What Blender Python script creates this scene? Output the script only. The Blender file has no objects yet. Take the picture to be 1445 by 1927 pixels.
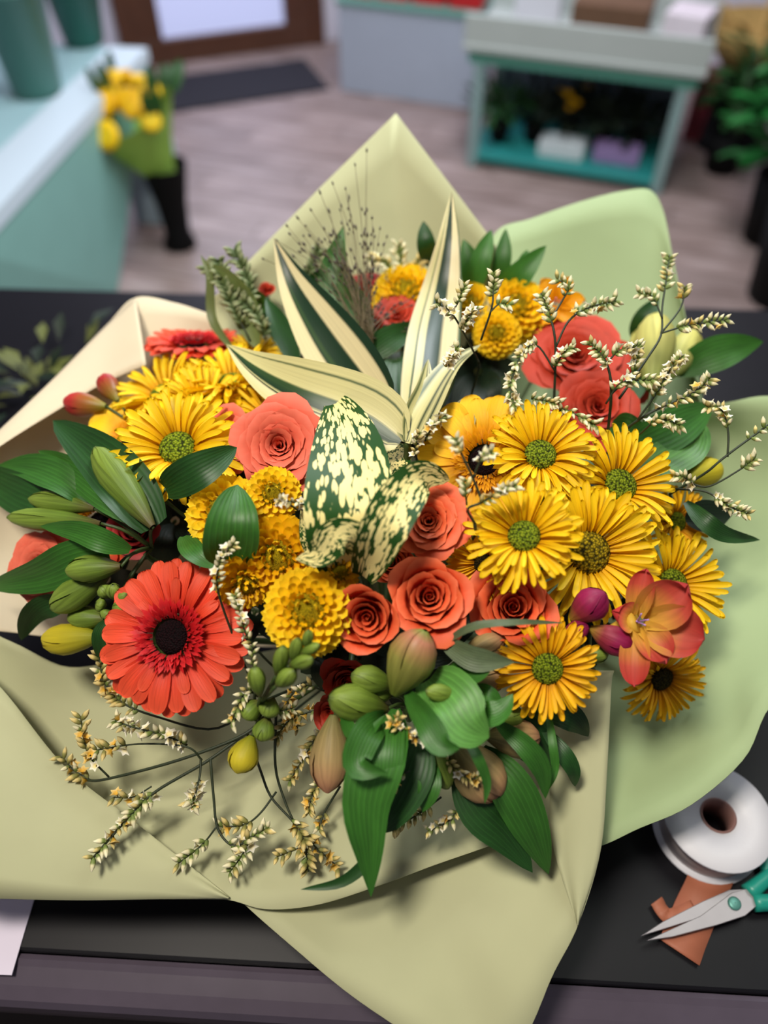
import bpy, math, random
from mathutils import Vector, Matrix
# ------------------------------------------------------------------ camera, world, lights, exposure
scene = bpy.context.scene
COL = scene.collection
rnd = random.Random(11)
PI = math.pi
FPX, CX, CY = 1450.0, 722.5, 963.5
PITCH = math.radians(49)
CAM = Vector((0, 0, 1.62))
FWD = Vector((0, math.cos(PITCH), -math.sin(PITCH)))
UPV = Vector((0, math.sin(PITCH), math.cos(PITCH)))
cd = bpy.data.cameras.new('camera'); cam = bpy.data.objects.new('camera', cd); COL.objects.link(cam)
cam.location = CAM; cam.rotation_euler = (PI / 2 - PITCH, 0, 0)
cd.sensor_fit = 'VERTICAL'; cd.sensor_height = 24; cd.lens = 24 * FPX / 1927
cd.clip_start = 0.02
cd.dof.use_dof = True; cd.dof.focus_distance = 0.585; cd.dof.aperture_fstop = cd.lens / 12.0
scene.camera = cam
scene.view_settings.view_transform = 'Standard'
scene.view_settings.look = 'None'
scene.view_settings.exposure = 0.0
scene.view_settings.gamma = 1
scene.view_settings.use_curve_mapping = False
w = bpy.data.worlds.new('shop_world'); scene.world = w; w.use_nodes = True
w.node_tree.nodes['Background'].inputs[0].default_value = (0.62, 0.60, 0.72, 1)
w.node_tree.nodes['Background'].inputs[1].default_value = 0.18


def area(name, loc, target, size, power, color, sy=None):
    l = bpy.data.lights.new(name, 'AREA'); l.energy = power; l.color = color; l.size = size
    if sy: l.shape = 'RECTANGLE'; l.size_y = sy
    o = bpy.data.objects.new(name, l); COL.objects.link(o); o.location = loc
    o.rotation_euler = (Vector(target) - Vector(loc)).to_track_quat('-Z', 'Y').to_euler()
    return o


area('ceiling_lamp_over_counter', (-0.42, 0.10, 2.75), (0.0, 0.40, 1.1), 0.30, 34, (1.0, 0.92, 0.80))
area('ceiling_panel_beside_counter', (0.9, 1.0, 2.8), (0.2, 0.6, 1.1), 0.9, 12, (0.95, 1.0, 0.92))
area('ceiling_panel_shop_floor', (0.5, 3.0, 2.8), (0.4, 3.0, 0), 1.2, 46, (0.96, 0.92, 1.0), 0.6)
area('ceiling_panel_by_table', (0.3, 1.9, 2.6), (-0.9, 2.3, 0.3), 0.8, 46, (0.88, 0.97, 1.0), 0.5)
area('daylight_through_door', (-0.95, 4.75, 1.4), (-0.5, 3.2, 0.0), 0.9, 40, (0.80, 0.82, 1.0), 1.8)


# ------------------------------------------------------------------ helpers
def at(px, py, z):
    return CAM + (FWD + Vector((1, 0, 0)) * ((px - CX) / FPX) + UPV * ((CY - py) / FPX)) * z


def on_plane(px, py, h):
    d = FWD + Vector((1, 0, 0)) * ((px - CX) / FPX) + UPV * ((CY - py) / FPX)
    return CAM + d * ((h - CAM.z) / d.z)


def dome(px, py):
    z = 0.54 + 0.10 * ((px - 720) / 650) ** 2
    if py < 1000: z += 0.28 * ((1000 - py) / 500) ** 1.3
    else: z += 0.004 * ((py - 1000) / 600) ** 2
    return min(z, 0.77)


def lin(c):
    return tuple(((v / 255) / 12.92 if v / 255 <= 0.04045 else ((v / 255 + 0.055) / 1.055) ** 2.4) for v in c) + (1,)


def cr(p0, p1, p2, p3, t):
    return 0.5 * ((2 * p1) + (p2 - p0) * t + (2 * p0 - 5 * p1 + 4 * p2 - p3) * t * t + (3 * p1 - p0 - 3 * p2 + p3) * t * t * t)


def spline(pts, n, smooth=True):
    out = []
    m = len(pts) - 1
    for i in range(n):
        s = i / (n - 1) * m
        k = min(int(s), m - 1); t = s - k
        if smooth and m > 1:
            a = pts[k - 1] if k > 0 else pts[0] * 2 - pts[1]
            d = pts[k + 2] if k + 2 <= m else pts[m] * 2 - pts[m - 1]
            out.append(cr(a, pts[k], pts[k + 1], d, t))
        else:
            out.append(pts[k].lerp(pts[k + 1], t))
    return out


def mesh(name, V, F, uv=None, mat=None, smooth=True):
    me = bpy.data.meshes.new(name)
    me.from_pydata([tuple(v) for v in V], [], F)
    if uv:
        l = me.uv_layers.new(name='UVMap').data
        for lp in me.loops: l[lp.index].uv = uv[lp.vertex_index]
    if smooth:
        me.polygons.foreach_set('use_smooth', [True] * len(me.polygons))
    if mat: me.materials.append(mat)
    me.update()
    return me


def grid_mesh(name, rows, mat, uvs=None):
    nr, nc = len(rows), len(rows[0])
    V = [p for r in rows for p in r]
    F = [(i * nc + j, i * nc + j + 1, (i + 1) * nc + j + 1, (i + 1) * nc + j) for i in range(nr - 1) for j in range(nc - 1)]
    uv = uvs or [(j / (nc - 1), i / (nr - 1)) for i in range(nr) for j in range(nc)]
    return mesh(name, V, F, uv, mat)


def empty(name, loc, label, cat, group=None):
    o = bpy.data.objects.new(name, None); COL.objects.link(o)
    o.location = loc; o.empty_display_size = 0.02
    o['label'] = label; o['category'] = cat
    if group: o['group'] = group
    return o


def tag(o, label, cat, group=None):
    o['label'] = label; o['category'] = cat
    if group: o['group'] = group
    return o


WL = {}


def wloc(o):
    return WL.get(o.name, o.location.copy()) if o else Vector()


def part(name, me, parent, M=None, kind=None, label=None):
    """me in world coordinates when M is None (moved to the parent's origin), else placed by the world matrix M"""
    o = bpy.data.objects.new(name, me); COL.objects.link(o)
    base = wloc(parent)
    if parent: o.parent = parent
    if M is None:
        if parent: me.transform(Matrix.Translation(-base))
        WL[o.name] = base
    else:
        o.matrix_basis = Matrix.Translation(-base) @ M
        WL[o.name] = M.to_translation()
    if kind: o['kind'] = kind
    if label: o['label'] = label
    return o


def subpart(name, me, parent, M=None):
    """child of a part whose mesh is stored in its thing's space (parent at the thing's origin)"""
    return part(name, me, parent, M)


def tube(pts, r, sides=6, n=None, r2=None, caps=True):
    P = spline([Vector(p) for p in pts], n or max(4, 3 * len(pts)))
    V, F = [], []
    k = len(P)
    ref = Vector((0.3, 0.2, 0.93)).normalized()
    for i, p in enumerate(P):
        t = (P[min(i + 1, k - 1)] - P[max(i - 1, 0)]).normalized()
        a = t.cross(ref)
        if a.length < 0.05: a = t.cross(Vector((1, 0, 0)))
        a.normalize(); b = t.cross(a)
        rr = r + ((r2 if r2 is not None else r) - r) * i / (k - 1)
        for s in range(sides):
            an = 2 * PI * s / sides
            V.append(p + a * (rr * math.cos(an)) + b * (rr * math.sin(an)))
    for i in range(k - 1):
        for s in range(sides):
            F.append((i * sides + s, i * sides + (s + 1) % sides, (i + 1) * sides + (s + 1) % sides, (i + 1) * sides + s))
    if caps:
        F.append(tuple(range(sides))[::-1]); F.append(tuple(range((k - 1) * sides, k * sides)))
    return V, F


def tube_mesh(name, pts, r, mat, sides=6, n=None, r2=None):
    V, F = tube(pts, r, sides, n, r2)
    return mesh(name, V, F, None, mat)


def lathe(prof, seg=24):
    V, F = [], []
    for r, z in prof:
        for s in range(seg):
            a = 2 * PI * s / seg
            V.append(Vector((r * math.cos(a), r * math.sin(a), z)))
    n = len(prof)
    for i in range(n - 1):
        for s in range(seg):
            F.append((i * seg + s, i * seg + (s + 1) % seg, (i + 1) * seg + (s + 1) % seg, (i + 1) * seg + s))
    return V, F


def lathe_mesh(name, prof, mat, seg=24, close=False):
    V, F = lathe(prof, seg)
    if close:
        F.append(tuple(range(seg))[::-1]); F.append(tuple(range((len(prof) - 1) * seg, len(prof) * seg)))
    n = len(prof)
    return mesh(name, V, F, [((i % seg) / seg, (i // seg) / (n - 1)) for i in range(len(V))], mat)


def box_vf(c, s, rz=0, bev=0.0):
    c = Vector(c); hx, hy, hz = s[0] / 2, s[1] / 2, s[2] / 2
    R = Matrix.Rotation(rz, 3, 'Z')
    V = [c + R @ Vector((x * hx, y * hy, z * hz)) for z in (-1, 1) for x, y in ((-1, -1), (1, -1), (1, 1), (-1, 1))]
    F = [(3, 2, 1, 0), (4, 5, 6, 7), (0, 1, 5, 4), (1, 2, 6, 5), (2, 3, 7, 6), (3, 0, 4, 7)]
    return V, F


def box(name, c, s, mat, parent=None, rz=0, bev=0.004):
    V, F = box_vf(c, s, rz)
    me = mesh(name, V, F, None, mat, smooth=False)
    o = part(name, me, parent)
    if bev:
        b = o.modifiers.new('bevel', 'BEVEL'); b.width = bev; b.segments = 2
    return o


def structure(o):
    o['kind'] = 'structure'; return o


def facing(P, tx, ty):
    V = (CAM - P).normalized()
    Rr = UPV.cross(V).normalized(); U = V.cross(Rr)
    return (V + Rr * tx + U * ty).normalized()


def frame(P, n, spin=0.0, s=1.0):
    z = n.normalized()
    x = Vector((1, 0, 0)) - z * z.x
    x.normalize(); y = z.cross(x)
    M = Matrix((x, y, z)).transposed().to_4x4()
    return Matrix.Translation(P) @ M @ Matrix.Rotation(spin, 4, 'Z') @ Matrix.Scale(s, 4)


# ------------------------------------------------------------------ materials
def new_mat(name):
    m = bpy.data.materials.new(name); m.use_nodes = True
    nt = m.node_tree; b = nt.nodes['Principled BSDF']
    return m, nt, b


def nd(nt, t, **kw):
    n = nt.nodes.new(t)
    for k, v in kw.items(): setattr(n, k, v)
    return n


def plain(name, c, rough=0.5, metal=0.0, var=0.0, scale=8, bump=0.0, spec=0.5, coat=0):
    m, nt, b = new_mat(name)
    b.inputs['Roughness'].default_value = rough; b.inputs['Metallic'].default_value = metal
    b.inputs['Specular IOR Level'].default_value = spec
    b.inputs['Coat Weight'].default_value = coat
    tc = nd(nt, 'ShaderNodeTexCoord')
    nz = nd(nt, 'ShaderNodeTexNoise'); nz.inputs['Scale'].default_value = scale; nz.inputs['Detail'].default_value = 4
    nt.links.new(tc.outputs['Object'], nz.inputs['Vector'])
    mx = nd(nt, 'ShaderNodeMix', data_type='RGBA')
    c1 = lin(c); lo = lin(tuple(max(0, v * (1 - var)) for v in c))
    mx.inputs[6].default_value = lo; mx.inputs[7].default_value = c1
    nt.links.new(nz.outputs['Fac'], mx.inputs[0]); nt.links.new(mx.outputs[2], b.inputs['Base Color'])
    if bump:
        bp = nd(nt, 'ShaderNodeBump'); bp.inputs['Strength'].default_value = bump; bp.inputs['Distance'].default_value = 0.002
        nt.links.new(nz.outputs['Fac'], bp.inputs['Height']); nt.links.new(bp.outputs['Normal'], b.inputs['Normal'])
    return m


def ramp(nt, stops, interp='LINEAR'):
    r = nd(nt, 'ShaderNodeValToRGB'); e = r.color_ramp; e.interpolation = interp
    while len(e.elements) < len(stops): e.elements.new(0.5)
    for el, (p, c) in zip(e.elements, stops): el.position = p; el.color = lin(c)
    return r


def finish_thin(nt, b, colsock, transl, hue_var=0.0, val_var=0.15):
    """object-to-object tone variation and light passing through a thin petal or leaf"""
    oi = nd(nt, 'ShaderNodeObjectInfo')
    mr = nd(nt, 'ShaderNodeMapRange'); mr.inputs['To Min'].default_value = 1 - val_var; mr.inputs['To Max'].default_value = 1 + val_var * 0.5
    nt.links.new(oi.outputs['Random'], mr.inputs['Value'])
    hs = nd(nt, 'ShaderNodeHueSaturation')
    nt.links.new(mr.outputs['Result'], hs.inputs['Value']); nt.links.new(colsock, hs.inputs['Color'])
    nt.links.new(hs.outputs['Color'], b.inputs['Base Color'])
    if transl:
        tr = nd(nt, 'ShaderNodeBsdfTranslucent'); nt.links.new(hs.outputs['Color'], tr.inputs['Color'])
        mx = nd(nt, 'ShaderNodeMixShader'); mx.inputs[0].default_value = transl
        nt.links.new(b.outputs[0], mx.inputs[1]); nt.links.new(tr.outputs[0], mx.inputs[2])
        nt.links.new(mx.outputs[0], nt.nodes['Material Output'].inputs['Surface'])


def petal_mat(name, stops, rough=0.55, transl=0.22, lines=0.25, nlines=7, val_var=0.14, spec=0.3):
    m, nt, b = new_mat(name)
    b.inputs['Roughness'].default_value = rough; b.inputs['Specular IOR Level'].default_value = spec
    tc = nd(nt, 'ShaderNodeTexCoord'); sp = nd(nt, 'ShaderNodeSeparateXYZ')
    nt.links.new(tc.outputs['UV'], sp.inputs[0])
    r = ramp(nt, stops); nt.links.new(sp.outputs['Y'], r.inputs[0])
    mp = nd(nt, 'ShaderNodeMapping'); mp.inputs['Scale'].default_value = (nlines, 0.8, 1)
    nt.links.new(tc.outputs['UV'], mp.inputs[0])
    nz = nd(nt, 'ShaderNodeTexNoise'); nz.inputs['Scale'].default_value = 1.6; nz.inputs['Detail'].default_value = 3
    nt.links.new(mp.outputs[0], nz.inputs['Vector'])
    mr = nd(nt, 'ShaderNodeMapRange'); mr.inputs['From Min'].default_value = 0.3; mr.inputs['From Max'].default_value = 0.7
    mr.inputs['To Min'].default_value = 1 - lines; mr.inputs['To Max'].default_value = 1.0
    nt.links.new(nz.outputs['Fac'], mr.inputs['Value'])
    mul = nd(nt, 'ShaderNodeMix', data_type='RGBA', blend_type='MULTIPLY'); mul.inputs[0].default_value = 1
    nt.links.new(r.outputs[0], mul.inputs[6]); nt.links.new(mr.outputs['Result'], mul.inputs[7])
    bp = nd(nt, 'ShaderNodeBump'); bp.inputs['Strength'].default_value = 0.35; bp.inputs['Distance'].default_value = 0.0012
    nt.links.new(nz.outputs['Fac'], bp.inputs['Height']); nt.links.new(bp.outputs['Normal'], b.inputs['Normal'])
    finish_thin(nt, b, mul.outputs[2], transl, val_var=val_var)
    return m


def leaf_mat(name, c, rough=0.48, transl=0.15, nveins=9, edge=None, val_var=0.2):
    m, nt, b = new_mat(name)
    b.inputs['Roughness'].default_value = rough; b.inputs['Specular IOR Level'].default_value = 0.45
    tc = nd(nt, 'ShaderNodeTexCoord')
    sp = nd(nt, 'ShaderNodeSeparateXYZ'); nt.links.new(tc.outputs['UV'], sp.inputs[0])
    m1 = nd(nt, 'ShaderNodeMath', operation='MULTIPLY'); m1.inputs[1].default_value = 2 * PI * nveins
    nt.links.new(sp.outputs['X'], m1.inputs[0])
    m2 = nd(nt, 'ShaderNodeMath', operation='COSINE'); nt.links.new(m1.outputs[0], m2.inputs[0])
    m3 = nd(nt, 'ShaderNodeMapRange'); m3.inputs['From Min'].default_value = 0.6; m3.inputs['From Max'].default_value = 1
    nt.links.new(m2.outputs[0], m3.inputs['Value'])
    nz = nd(nt, 'ShaderNodeTexNoise'); nz.inputs['Scale'].default_value = 5; nz.inputs['Detail'].default_value = 5
    nt.links.new(tc.outputs['UV'], nz.inputs['Vector'])
    mx = nd(nt, 'ShaderNodeMix', data_type='RGBA')
    mx.inputs[6].default_value = lin(tuple(v * 0.72 for v in c)); mx.inputs[7].default_value = lin(tuple(min(255, v * 1.12) for v in c))
    nt.links.new(nz.outputs['Fac'], mx.inputs[0])
    mv = nd(nt, 'ShaderNodeMix', data_type='RGBA'); mv.inputs[7].default_value = lin(tuple(min(255, v * 1.25 + 6) for v in c))
    mm = nd(nt, 'ShaderNodeMath', operation='MULTIPLY'); mm.inputs[1].default_value = 0.35
    nt.links.new(m3.outputs['Result'], mm.inputs[0]); nt.links.new(mm.outputs[0], mv.inputs[0])
    nt.links.new(mx.outputs[2], mv.inputs[6])
    bp = nd(nt, 'ShaderNodeBump'); bp.inputs['Strength'].default_value = 0.10; bp.inputs['Distance'].default_value = 0.0006
    nt.links.new(m2.outputs[0], bp.inputs['Height']); nt.links.new(bp.outputs['Normal'], b.inputs['Normal'])
    finish_thin(nt, b, mv.outputs[2], transl, val_var=val_var)
    return m


def striped_mat(name, stops):
    m, nt, b = new_mat(name)
    b.inputs['Roughness'].default_value = 0.4; b.inputs['Specular IOR Level'].default_value = 0.4
    tc = nd(nt, 'ShaderNodeTexCoord')
    mp = nd(nt, 'ShaderNodeMapping'); mp.inputs['Scale'].default_value = (30, 1.2, 1); nt.links.new(tc.outputs['UV'], mp.inputs[0])
    nz = nd(nt, 'ShaderNodeTexNoise'); nz.inputs['Scale'].default_value = 1.0; nz.inputs['Detail'].default_value = 2
    nt.links.new(mp.outputs[0], nz.inputs['Vector'])
    sp = nd(nt, 'ShaderNodeSeparateXYZ'); nt.links.new(tc.outputs['UV'], sp.inputs[0])
    m1 = nd(nt, 'ShaderNodeMath', operation='MULTIPLY_ADD'); m1.inputs[1].default_value = 0.05
    nt.links.new(nz.outputs['Fac'], m1.inputs[0]); nt.links.new(sp.outputs['X'], m1.inputs[2])
    r = ramp(nt, stops); nt.links.new(m1.outputs[0], r.inputs[0])
    mr = nd(nt, 'ShaderNodeMapRange'); mr.inputs['To Min'].default_value = 0.82; mr.inputs['To Max'].default_value = 1.1
    nt.links.new(nz.outputs['Fac'], mr.inputs['Value'])
    mul = nd(nt, 'ShaderNodeMix', data_type='RGBA', blend_type='MULTIPLY'); mul.inputs[0].default_value = 1
    nt.links.new(r.outputs[0], mul.inputs[6]); nt.links.new(mr.outputs['Result'], mul.inputs[7])
    bp = nd(nt, 'ShaderNodeBump'); bp.inputs['Strength'].default_value = 0.15; bp.inputs['Distance'].default_value = 0.0006
    nt.links.new(nz.outputs['Fac'], bp.inputs['Height']); nt.links.new(bp.outputs['Normal'], b.inputs['Normal'])
    finish_thin(nt, b, mul.outputs[2], 0.15, val_var=0.05)
    return m


def speckled_mat(name, sx, sy, seed):
    m, nt, b = new_mat(name)
    b.inputs['Roughness'].default_value = 0.5; b.inputs['Specular IOR Level'].default_value = 0.3
    tc = nd(nt, 'ShaderNodeTexCoord')
    mp = nd(nt, 'ShaderNodeMapping'); mp.inputs['Scale'].default_value = (sx, sy, 1); mp.inputs['Location'].default_value = (seed, seed * 2, 0)
    nt.links.new(tc.outputs['UV'], mp.inputs[0])
    nz = nd(nt, 'ShaderNodeTexNoise'); nz.inputs['Scale'].default_value = 1.3; nz.inputs['Detail'].default_value = 2
    nt.links.new(mp.outputs[0], nz.inputs['Vector'])
    wob = nd(nt, 'ShaderNodeVectorMath', operation='MULTIPLY_ADD'); wob.inputs[1].default_value = (0.5, 0.7, 0)
    nt.links.new(nz.outputs['Color'], wob.inputs[0]); nt.links.new(mp.outputs[0], wob.inputs[2])
    vo = nd(nt, 'ShaderNodeTexVoronoi'); vo.inputs['Scale'].default_value = 1.0; vo.feature = 'SMOOTH_F1'; vo.inputs['Smoothness'].default_value = 0.25
    nt.links.new(wob.outputs[0], vo.inputs['Vector'])
    # blotches are larger along the middle of the blade
    sp = nd(nt, 'ShaderNodeSeparateXYZ'); nt.links.new(tc.outputs['UV'], sp.inputs[0])
    a1 = nd(nt, 'ShaderNodeMath', operation='SUBTRACT'); a1.inputs[1].default_value = 0.55; nt.links.new(sp.outputs['X'], a1.inputs[0])
    a2 = nd(nt, 'ShaderNodeMath', operation='ABSOLUTE'); nt.links.new(a1.outputs[0], a2.inputs[0])
    thr = nd(nt, 'ShaderNodeMapRange'); thr.inputs['From Max'].default_value = 0.5
    thr.inputs['To Min'].default_value = 0.78; thr.inputs['To Max'].default_value = 0.38
    nt.links.new(a2.outputs[0], thr.inputs['Value'])
    vsep = nd(nt, 'ShaderNodeSeparateXYZ'); nt.links.new(vo.outputs['Color'], vsep.inputs[0])
    rs = nd(nt, 'ShaderNodeMapRange'); rs.inputs['To Min'].default_value = 0.72; rs.inputs['To Max'].default_value = 1.2
    nt.links.new(vsep.outputs['X'], rs.inputs['Value'])
    t2 = nd(nt, 'ShaderNodeMath', operation='MULTIPLY'); nt.links.new(thr.outputs['Result'], t2.inputs[0]); nt.links.new(rs.outputs['Result'], t2.inputs[1])
    df = nd(nt, 'ShaderNodeMath', operation='SUBTRACT'); nt.links.new(t2.outputs[0], df.inputs[0]); nt.links.new(vo.outputs['Distance'], df.inputs[1])
    mk = nd(nt, 'ShaderNodeMapRange'); mk.inputs['From Min'].default_value = -0.03; mk.inputs['From Max'].default_value = 0.04
    nt.links.new(df.outputs[0], mk.inputs['Value'])
    mx = nd(nt, 'ShaderNodeMix', data_type='RGBA'); mx.inputs[6].default_value = lin((32, 72, 22)); mx.inputs[7].default_value = lin((236, 222, 150))
    nt.links.new(mk.outputs['Result'], mx.inputs[0])
    finish_thin(nt, b, mx.outputs[2], 0.12, val_var=0.04)
    return m


def disc_mat(name, c1, c2, scale=26):
    m, nt, b = new_mat(name)
    b.inputs['Roughness'].default_value = 0.8; b.inputs['Specular IOR Level'].default_value = 0.12
    tc = nd(nt, 'ShaderNodeTexCoord')
    vo = nd(nt, 'ShaderNodeTexVoronoi'); vo.inputs['Scale'].default_value = scale
    nt.links.new(tc.outputs['Object'], vo.inputs['Vector'])
    r = ramp(nt, [(0.0, c2), (0.45, c1), (0.8, tuple(v * 0.35 for v in c1))]); nt.links.new(vo.outputs['Distance'], r.inputs[0])
    bp = nd(nt, 'ShaderNodeBump'); bp.invert = True; bp.inputs['Strength'].default_value = 0.8; bp.inputs['Distance'].default_value = 0.002
    nt.links.new(vo.outputs['Distance'], bp.inputs['Height']); nt.links.new(bp.outputs['Normal'], b.inputs['Normal'])
    nt.links.new(r.outputs[0], b.inputs['Base Color'])
    return m


def paper_mat(name, c, transl=0.25):
    m, nt, b = new_mat(name)
    b.inputs['Roughness'].default_value = 0.65; b.inputs['Specular IOR Level'].default_value = 0.15
    tc = nd(nt, 'ShaderNodeTexCoord')
    nz = nd(nt, 'ShaderNodeTexNoise'); nz.inputs['Scale'].default_value = 9; nz.inputs['Detail'].default_value = 5
    nt.links.new(tc.outputs['Object'], nz.inputs['Vector'])
    mx = nd(nt, 'ShaderNodeMix', data_type='RGBA'); mx.inputs[6].default_value = lin(tuple(v * 0.95 for v in c)); mx.inputs[7].default_value = lin(tuple(min(255, v * 1.04) for v in c))
    nt.links.new(nz.outputs['Fac'], mx.inputs[0])
    n2 = nd(nt, 'ShaderNodeTexNoise'); n2.inputs['Scale'].default_value = 9; n2.inputs['Detail'].default_value = 2
    nt.links.new(tc.outputs['Object'], n2.inputs['Vector'])
    bp = nd(nt, 'ShaderNodeBump'); bp.inputs['Strength'].default_value = 0.22; bp.inputs['Distance'].default_value = 0.012
    nt.links.new(n2.outputs['Fac'], bp.inputs['Height']); nt.links.new(bp.outputs['Normal'], b.inputs['Normal'])
    finish_thin(nt, b, mx.outputs[2], transl, val_var=0.0)
    return m


Y1, Y2, Y3 = (236, 168, 0), (252, 202, 6), (255, 216, 24)
M_DAISY = petal_mat('daisy_petal', [(0, Y1), (0.3, Y2), (1, Y3)], lines=0.2, nlines=5)
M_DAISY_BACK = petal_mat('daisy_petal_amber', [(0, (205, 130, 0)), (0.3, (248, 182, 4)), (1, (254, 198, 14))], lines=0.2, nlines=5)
M_POMPON = petal_mat('pompon_petal', [(0, (232, 170, 0)), (0.4, (250, 200, 6)), (1, (255, 220, 40))], lines=0.12, nlines=4)
M_POMPON2 = petal_mat('pompon_petal_golden', [(0, (215, 148, 0)), (0.4, (238, 178, 4)), (1, (250, 200, 20))], lines=0.12, nlines=4)
M_GERB = petal_mat('gerbera_petal_coral', [(0, (205, 40, 26)), (0.35, (236, 70, 40)), (1, (242, 92, 58))], lines=0.3, nlines=7)
M_GERBY = petal_mat('gerbera_petal_yellow', [(0, (225, 140, 0)), (0.4, (250, 190, 5)), (1, (255, 205, 30))], lines=0.15, nlines=7)
M_GERB2 = petal_mat('gerbera_petal_two_tone', [(0, (245, 180, 20)), (0.5, (250, 190, 40)), (0.75, (228, 80, 45)), (1, (225, 65, 42))], lines=0.2, nlines=6)
M_FRINGE = petal_mat('gerbera_fringe_red', [(0, (140, 10, 18)), (0.6, (205, 25, 32)), (1, (225, 50, 45))], lines=0.1)
M_FRINGEY = petal_mat('gerbera_fringe_yellow', [(0, (190, 110, 0)), (1, (250, 180, 10))], lines=0.1)
M_ROSE_PINK = petal_mat('rose_salmon', [(0, (180, 42, 30)), (0.6, (224, 84, 62)), (1, (236, 114, 88))], transl=0.08, lines=0.1, nlines=4, val_var=0.08)
M_ROSE = petal_mat('rose_orange', [(0, (150, 24, 12)), (0.55, (208, 62, 30)), (0.85, (222, 82, 44)), (1, (232, 108, 64))], transl=0.08, lines=0.1, nlines=4, val_var=0.08)
M_ROSE_RED = petal_mat('rose_red_orange', [(0, (110, 14, 8)), (0.6, (178, 44, 26)), (1, (194, 62, 38))], transl=0.08, lines=0.1, nlines=4, val_var=0.08)
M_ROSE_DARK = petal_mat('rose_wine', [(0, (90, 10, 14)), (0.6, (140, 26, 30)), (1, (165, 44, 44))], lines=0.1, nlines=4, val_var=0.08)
M_DISC = disc_mat('green_disc', (100, 118, 18), (160, 166, 44))
M_DISC_DARK = disc_mat('dark_disc', (40, 34, 10), (70, 62, 14))
M_DISC_GOLD = disc_mat('gold_disc', (120, 104, 12), (190, 160, 30))
M_CORE_Y = disc_mat('pompon_core', (170, 150, 14), (214, 184, 30), 40)
M_BLACKC = disc_mat('gerbera_eye', (16, 3, 6), (34, 6, 10), 40)
M_LEAF = leaf_mat('leaf_green', (54, 108, 34))
M_LEAF_D = leaf_mat('leaf_dark', (34, 76, 28))
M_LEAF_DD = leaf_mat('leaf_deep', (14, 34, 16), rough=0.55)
M_LEAF_L = leaf_mat('leaf_light', (84, 136, 58))
M_LEAF_G = leaf_mat('leaf_grey', (88, 104, 72), rough=0.5)
M_LEAF_O = leaf_mat('leaf_olive', (104, 118, 64), rough=0.5)
M_STEM = plain('stem_green', (62, 84, 34), 0.5, var=0.3, scale=60)
M_TWIG = plain('twig_dark', (44, 56, 30), 0.6, var=0.4, scale=80)
M_BUD = petal_mat('bud_green', [(0, (96, 84, 44)), (0.3, (104, 130, 44)), (0.9, (140, 164, 66)), (1, (90, 110, 50))], lines=0.5, nlines=5, transl=0.08, spec=0.3, rough=0.5)
M_BUD_P = petal_mat('bud_green_pink', [(0, (120, 136, 50)), (0.55, (150, 146, 72)), (0.85, (196, 130, 100)), (1, (130, 150, 60))], lines=0.4, nlines=5, transl=0.1, rough=0.45)
M_BUD_W = petal_mat('bud_withered_pink', [(0, (120, 118, 66)), (0.5, (176, 150, 100)), (1, (206, 140, 108))], lines=0.35, nlines=6, transl=0.1)
M_BUD_Y = petal_mat('bud_yellow', [(0, (120, 130, 30)), (0.5, (196, 180, 40)), (1, (214, 196, 50))], lines=0.2, nlines=4, transl=0.1)
M_BUD_M = petal_mat('bud_magenta', [(0, (180, 150, 50)), (0.3, (150, 50, 60)), (0.55, (150, 26, 76)), (1, (134, 22, 72))], lines=0.3, nlines=5, transl=0.1, rough=0.55)
M_BUD_R = petal_mat('bud_red', [(0, (130, 130, 40)), (0.35, (150, 90, 40)), (0.6, (176, 50, 48)), (1, (190, 62, 60))], lines=0.2, nlines=5, transl=0.1, rough=0.4)
M_FREESIA = petal_mat('freesia_petal', [(0, (236, 190, 70)), (0.35, (226, 160, 70)), (0.7, (206, 84, 66)), (1, (196, 56, 56))], lines=0.25, nlines=6)
M_FREESIA_O = petal_mat('freesia_golden', [(0, (230, 150, 0)), (0.6, (240, 160, 10)), (1, (245, 180, 30))], lines=0.15)
M_ALS = petal_mat('alstroemeria_pale', [(0, (150, 170, 90)), (0.5, (214, 210, 120)), (1, (214, 206, 110))], lines=0.25, nlines=5)
M_FLO = petal_mat('statice_floret', [(0, (160, 168, 90)), (0.25, (232, 212, 130)), (0.55, (246, 240, 212)), (1, (252, 248, 232))], lines=0.1, transl=0.15)
M_FLOY = petal_mat('statice_floret_yellow', [(0, (140, 140, 60)), (0.3, (226, 176, 54)), (1, (242, 216, 146))], lines=0.1, transl=0.15)
M_FBUD = petal_mat('statice_bud', [(0, (88, 110, 48)), (0.45, (134, 150, 80)), (0.6, (240, 230, 182)), (1, (250, 244, 208))], lines=0.2, transl=0.1)
M_FBUDY = petal_mat('statice_bud_dry', [(0, (92, 98, 48)), (0.45, (150, 146, 80)), (0.65, (228, 204, 128)), (1, (238, 220, 156))], lines=0.2, transl=0.1)
M_FBUDG = petal_mat('statice_bud_green', [(0, (70, 90, 44)), (0.5, (104, 122, 76)), (1, (176, 180, 138))], lines=0.3, transl=0.1)
M_SEED = plain('grass_seed', (58, 40, 26), 0.6, var=0.3)
M_GRASS = plain('grass_stalk', (120, 104, 70), 0.6, var=0.3)
M_STAMEN = plain('stamen_lilac', (170, 130, 200), 0.5)
M_PAPER = paper_mat('paper_sage', (197, 198, 158))
M_PAPER_G = paper_mat('paper_green', (168, 186, 140))
M_PAPER_C = paper_mat('paper_cream', (222, 208, 180))

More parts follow.
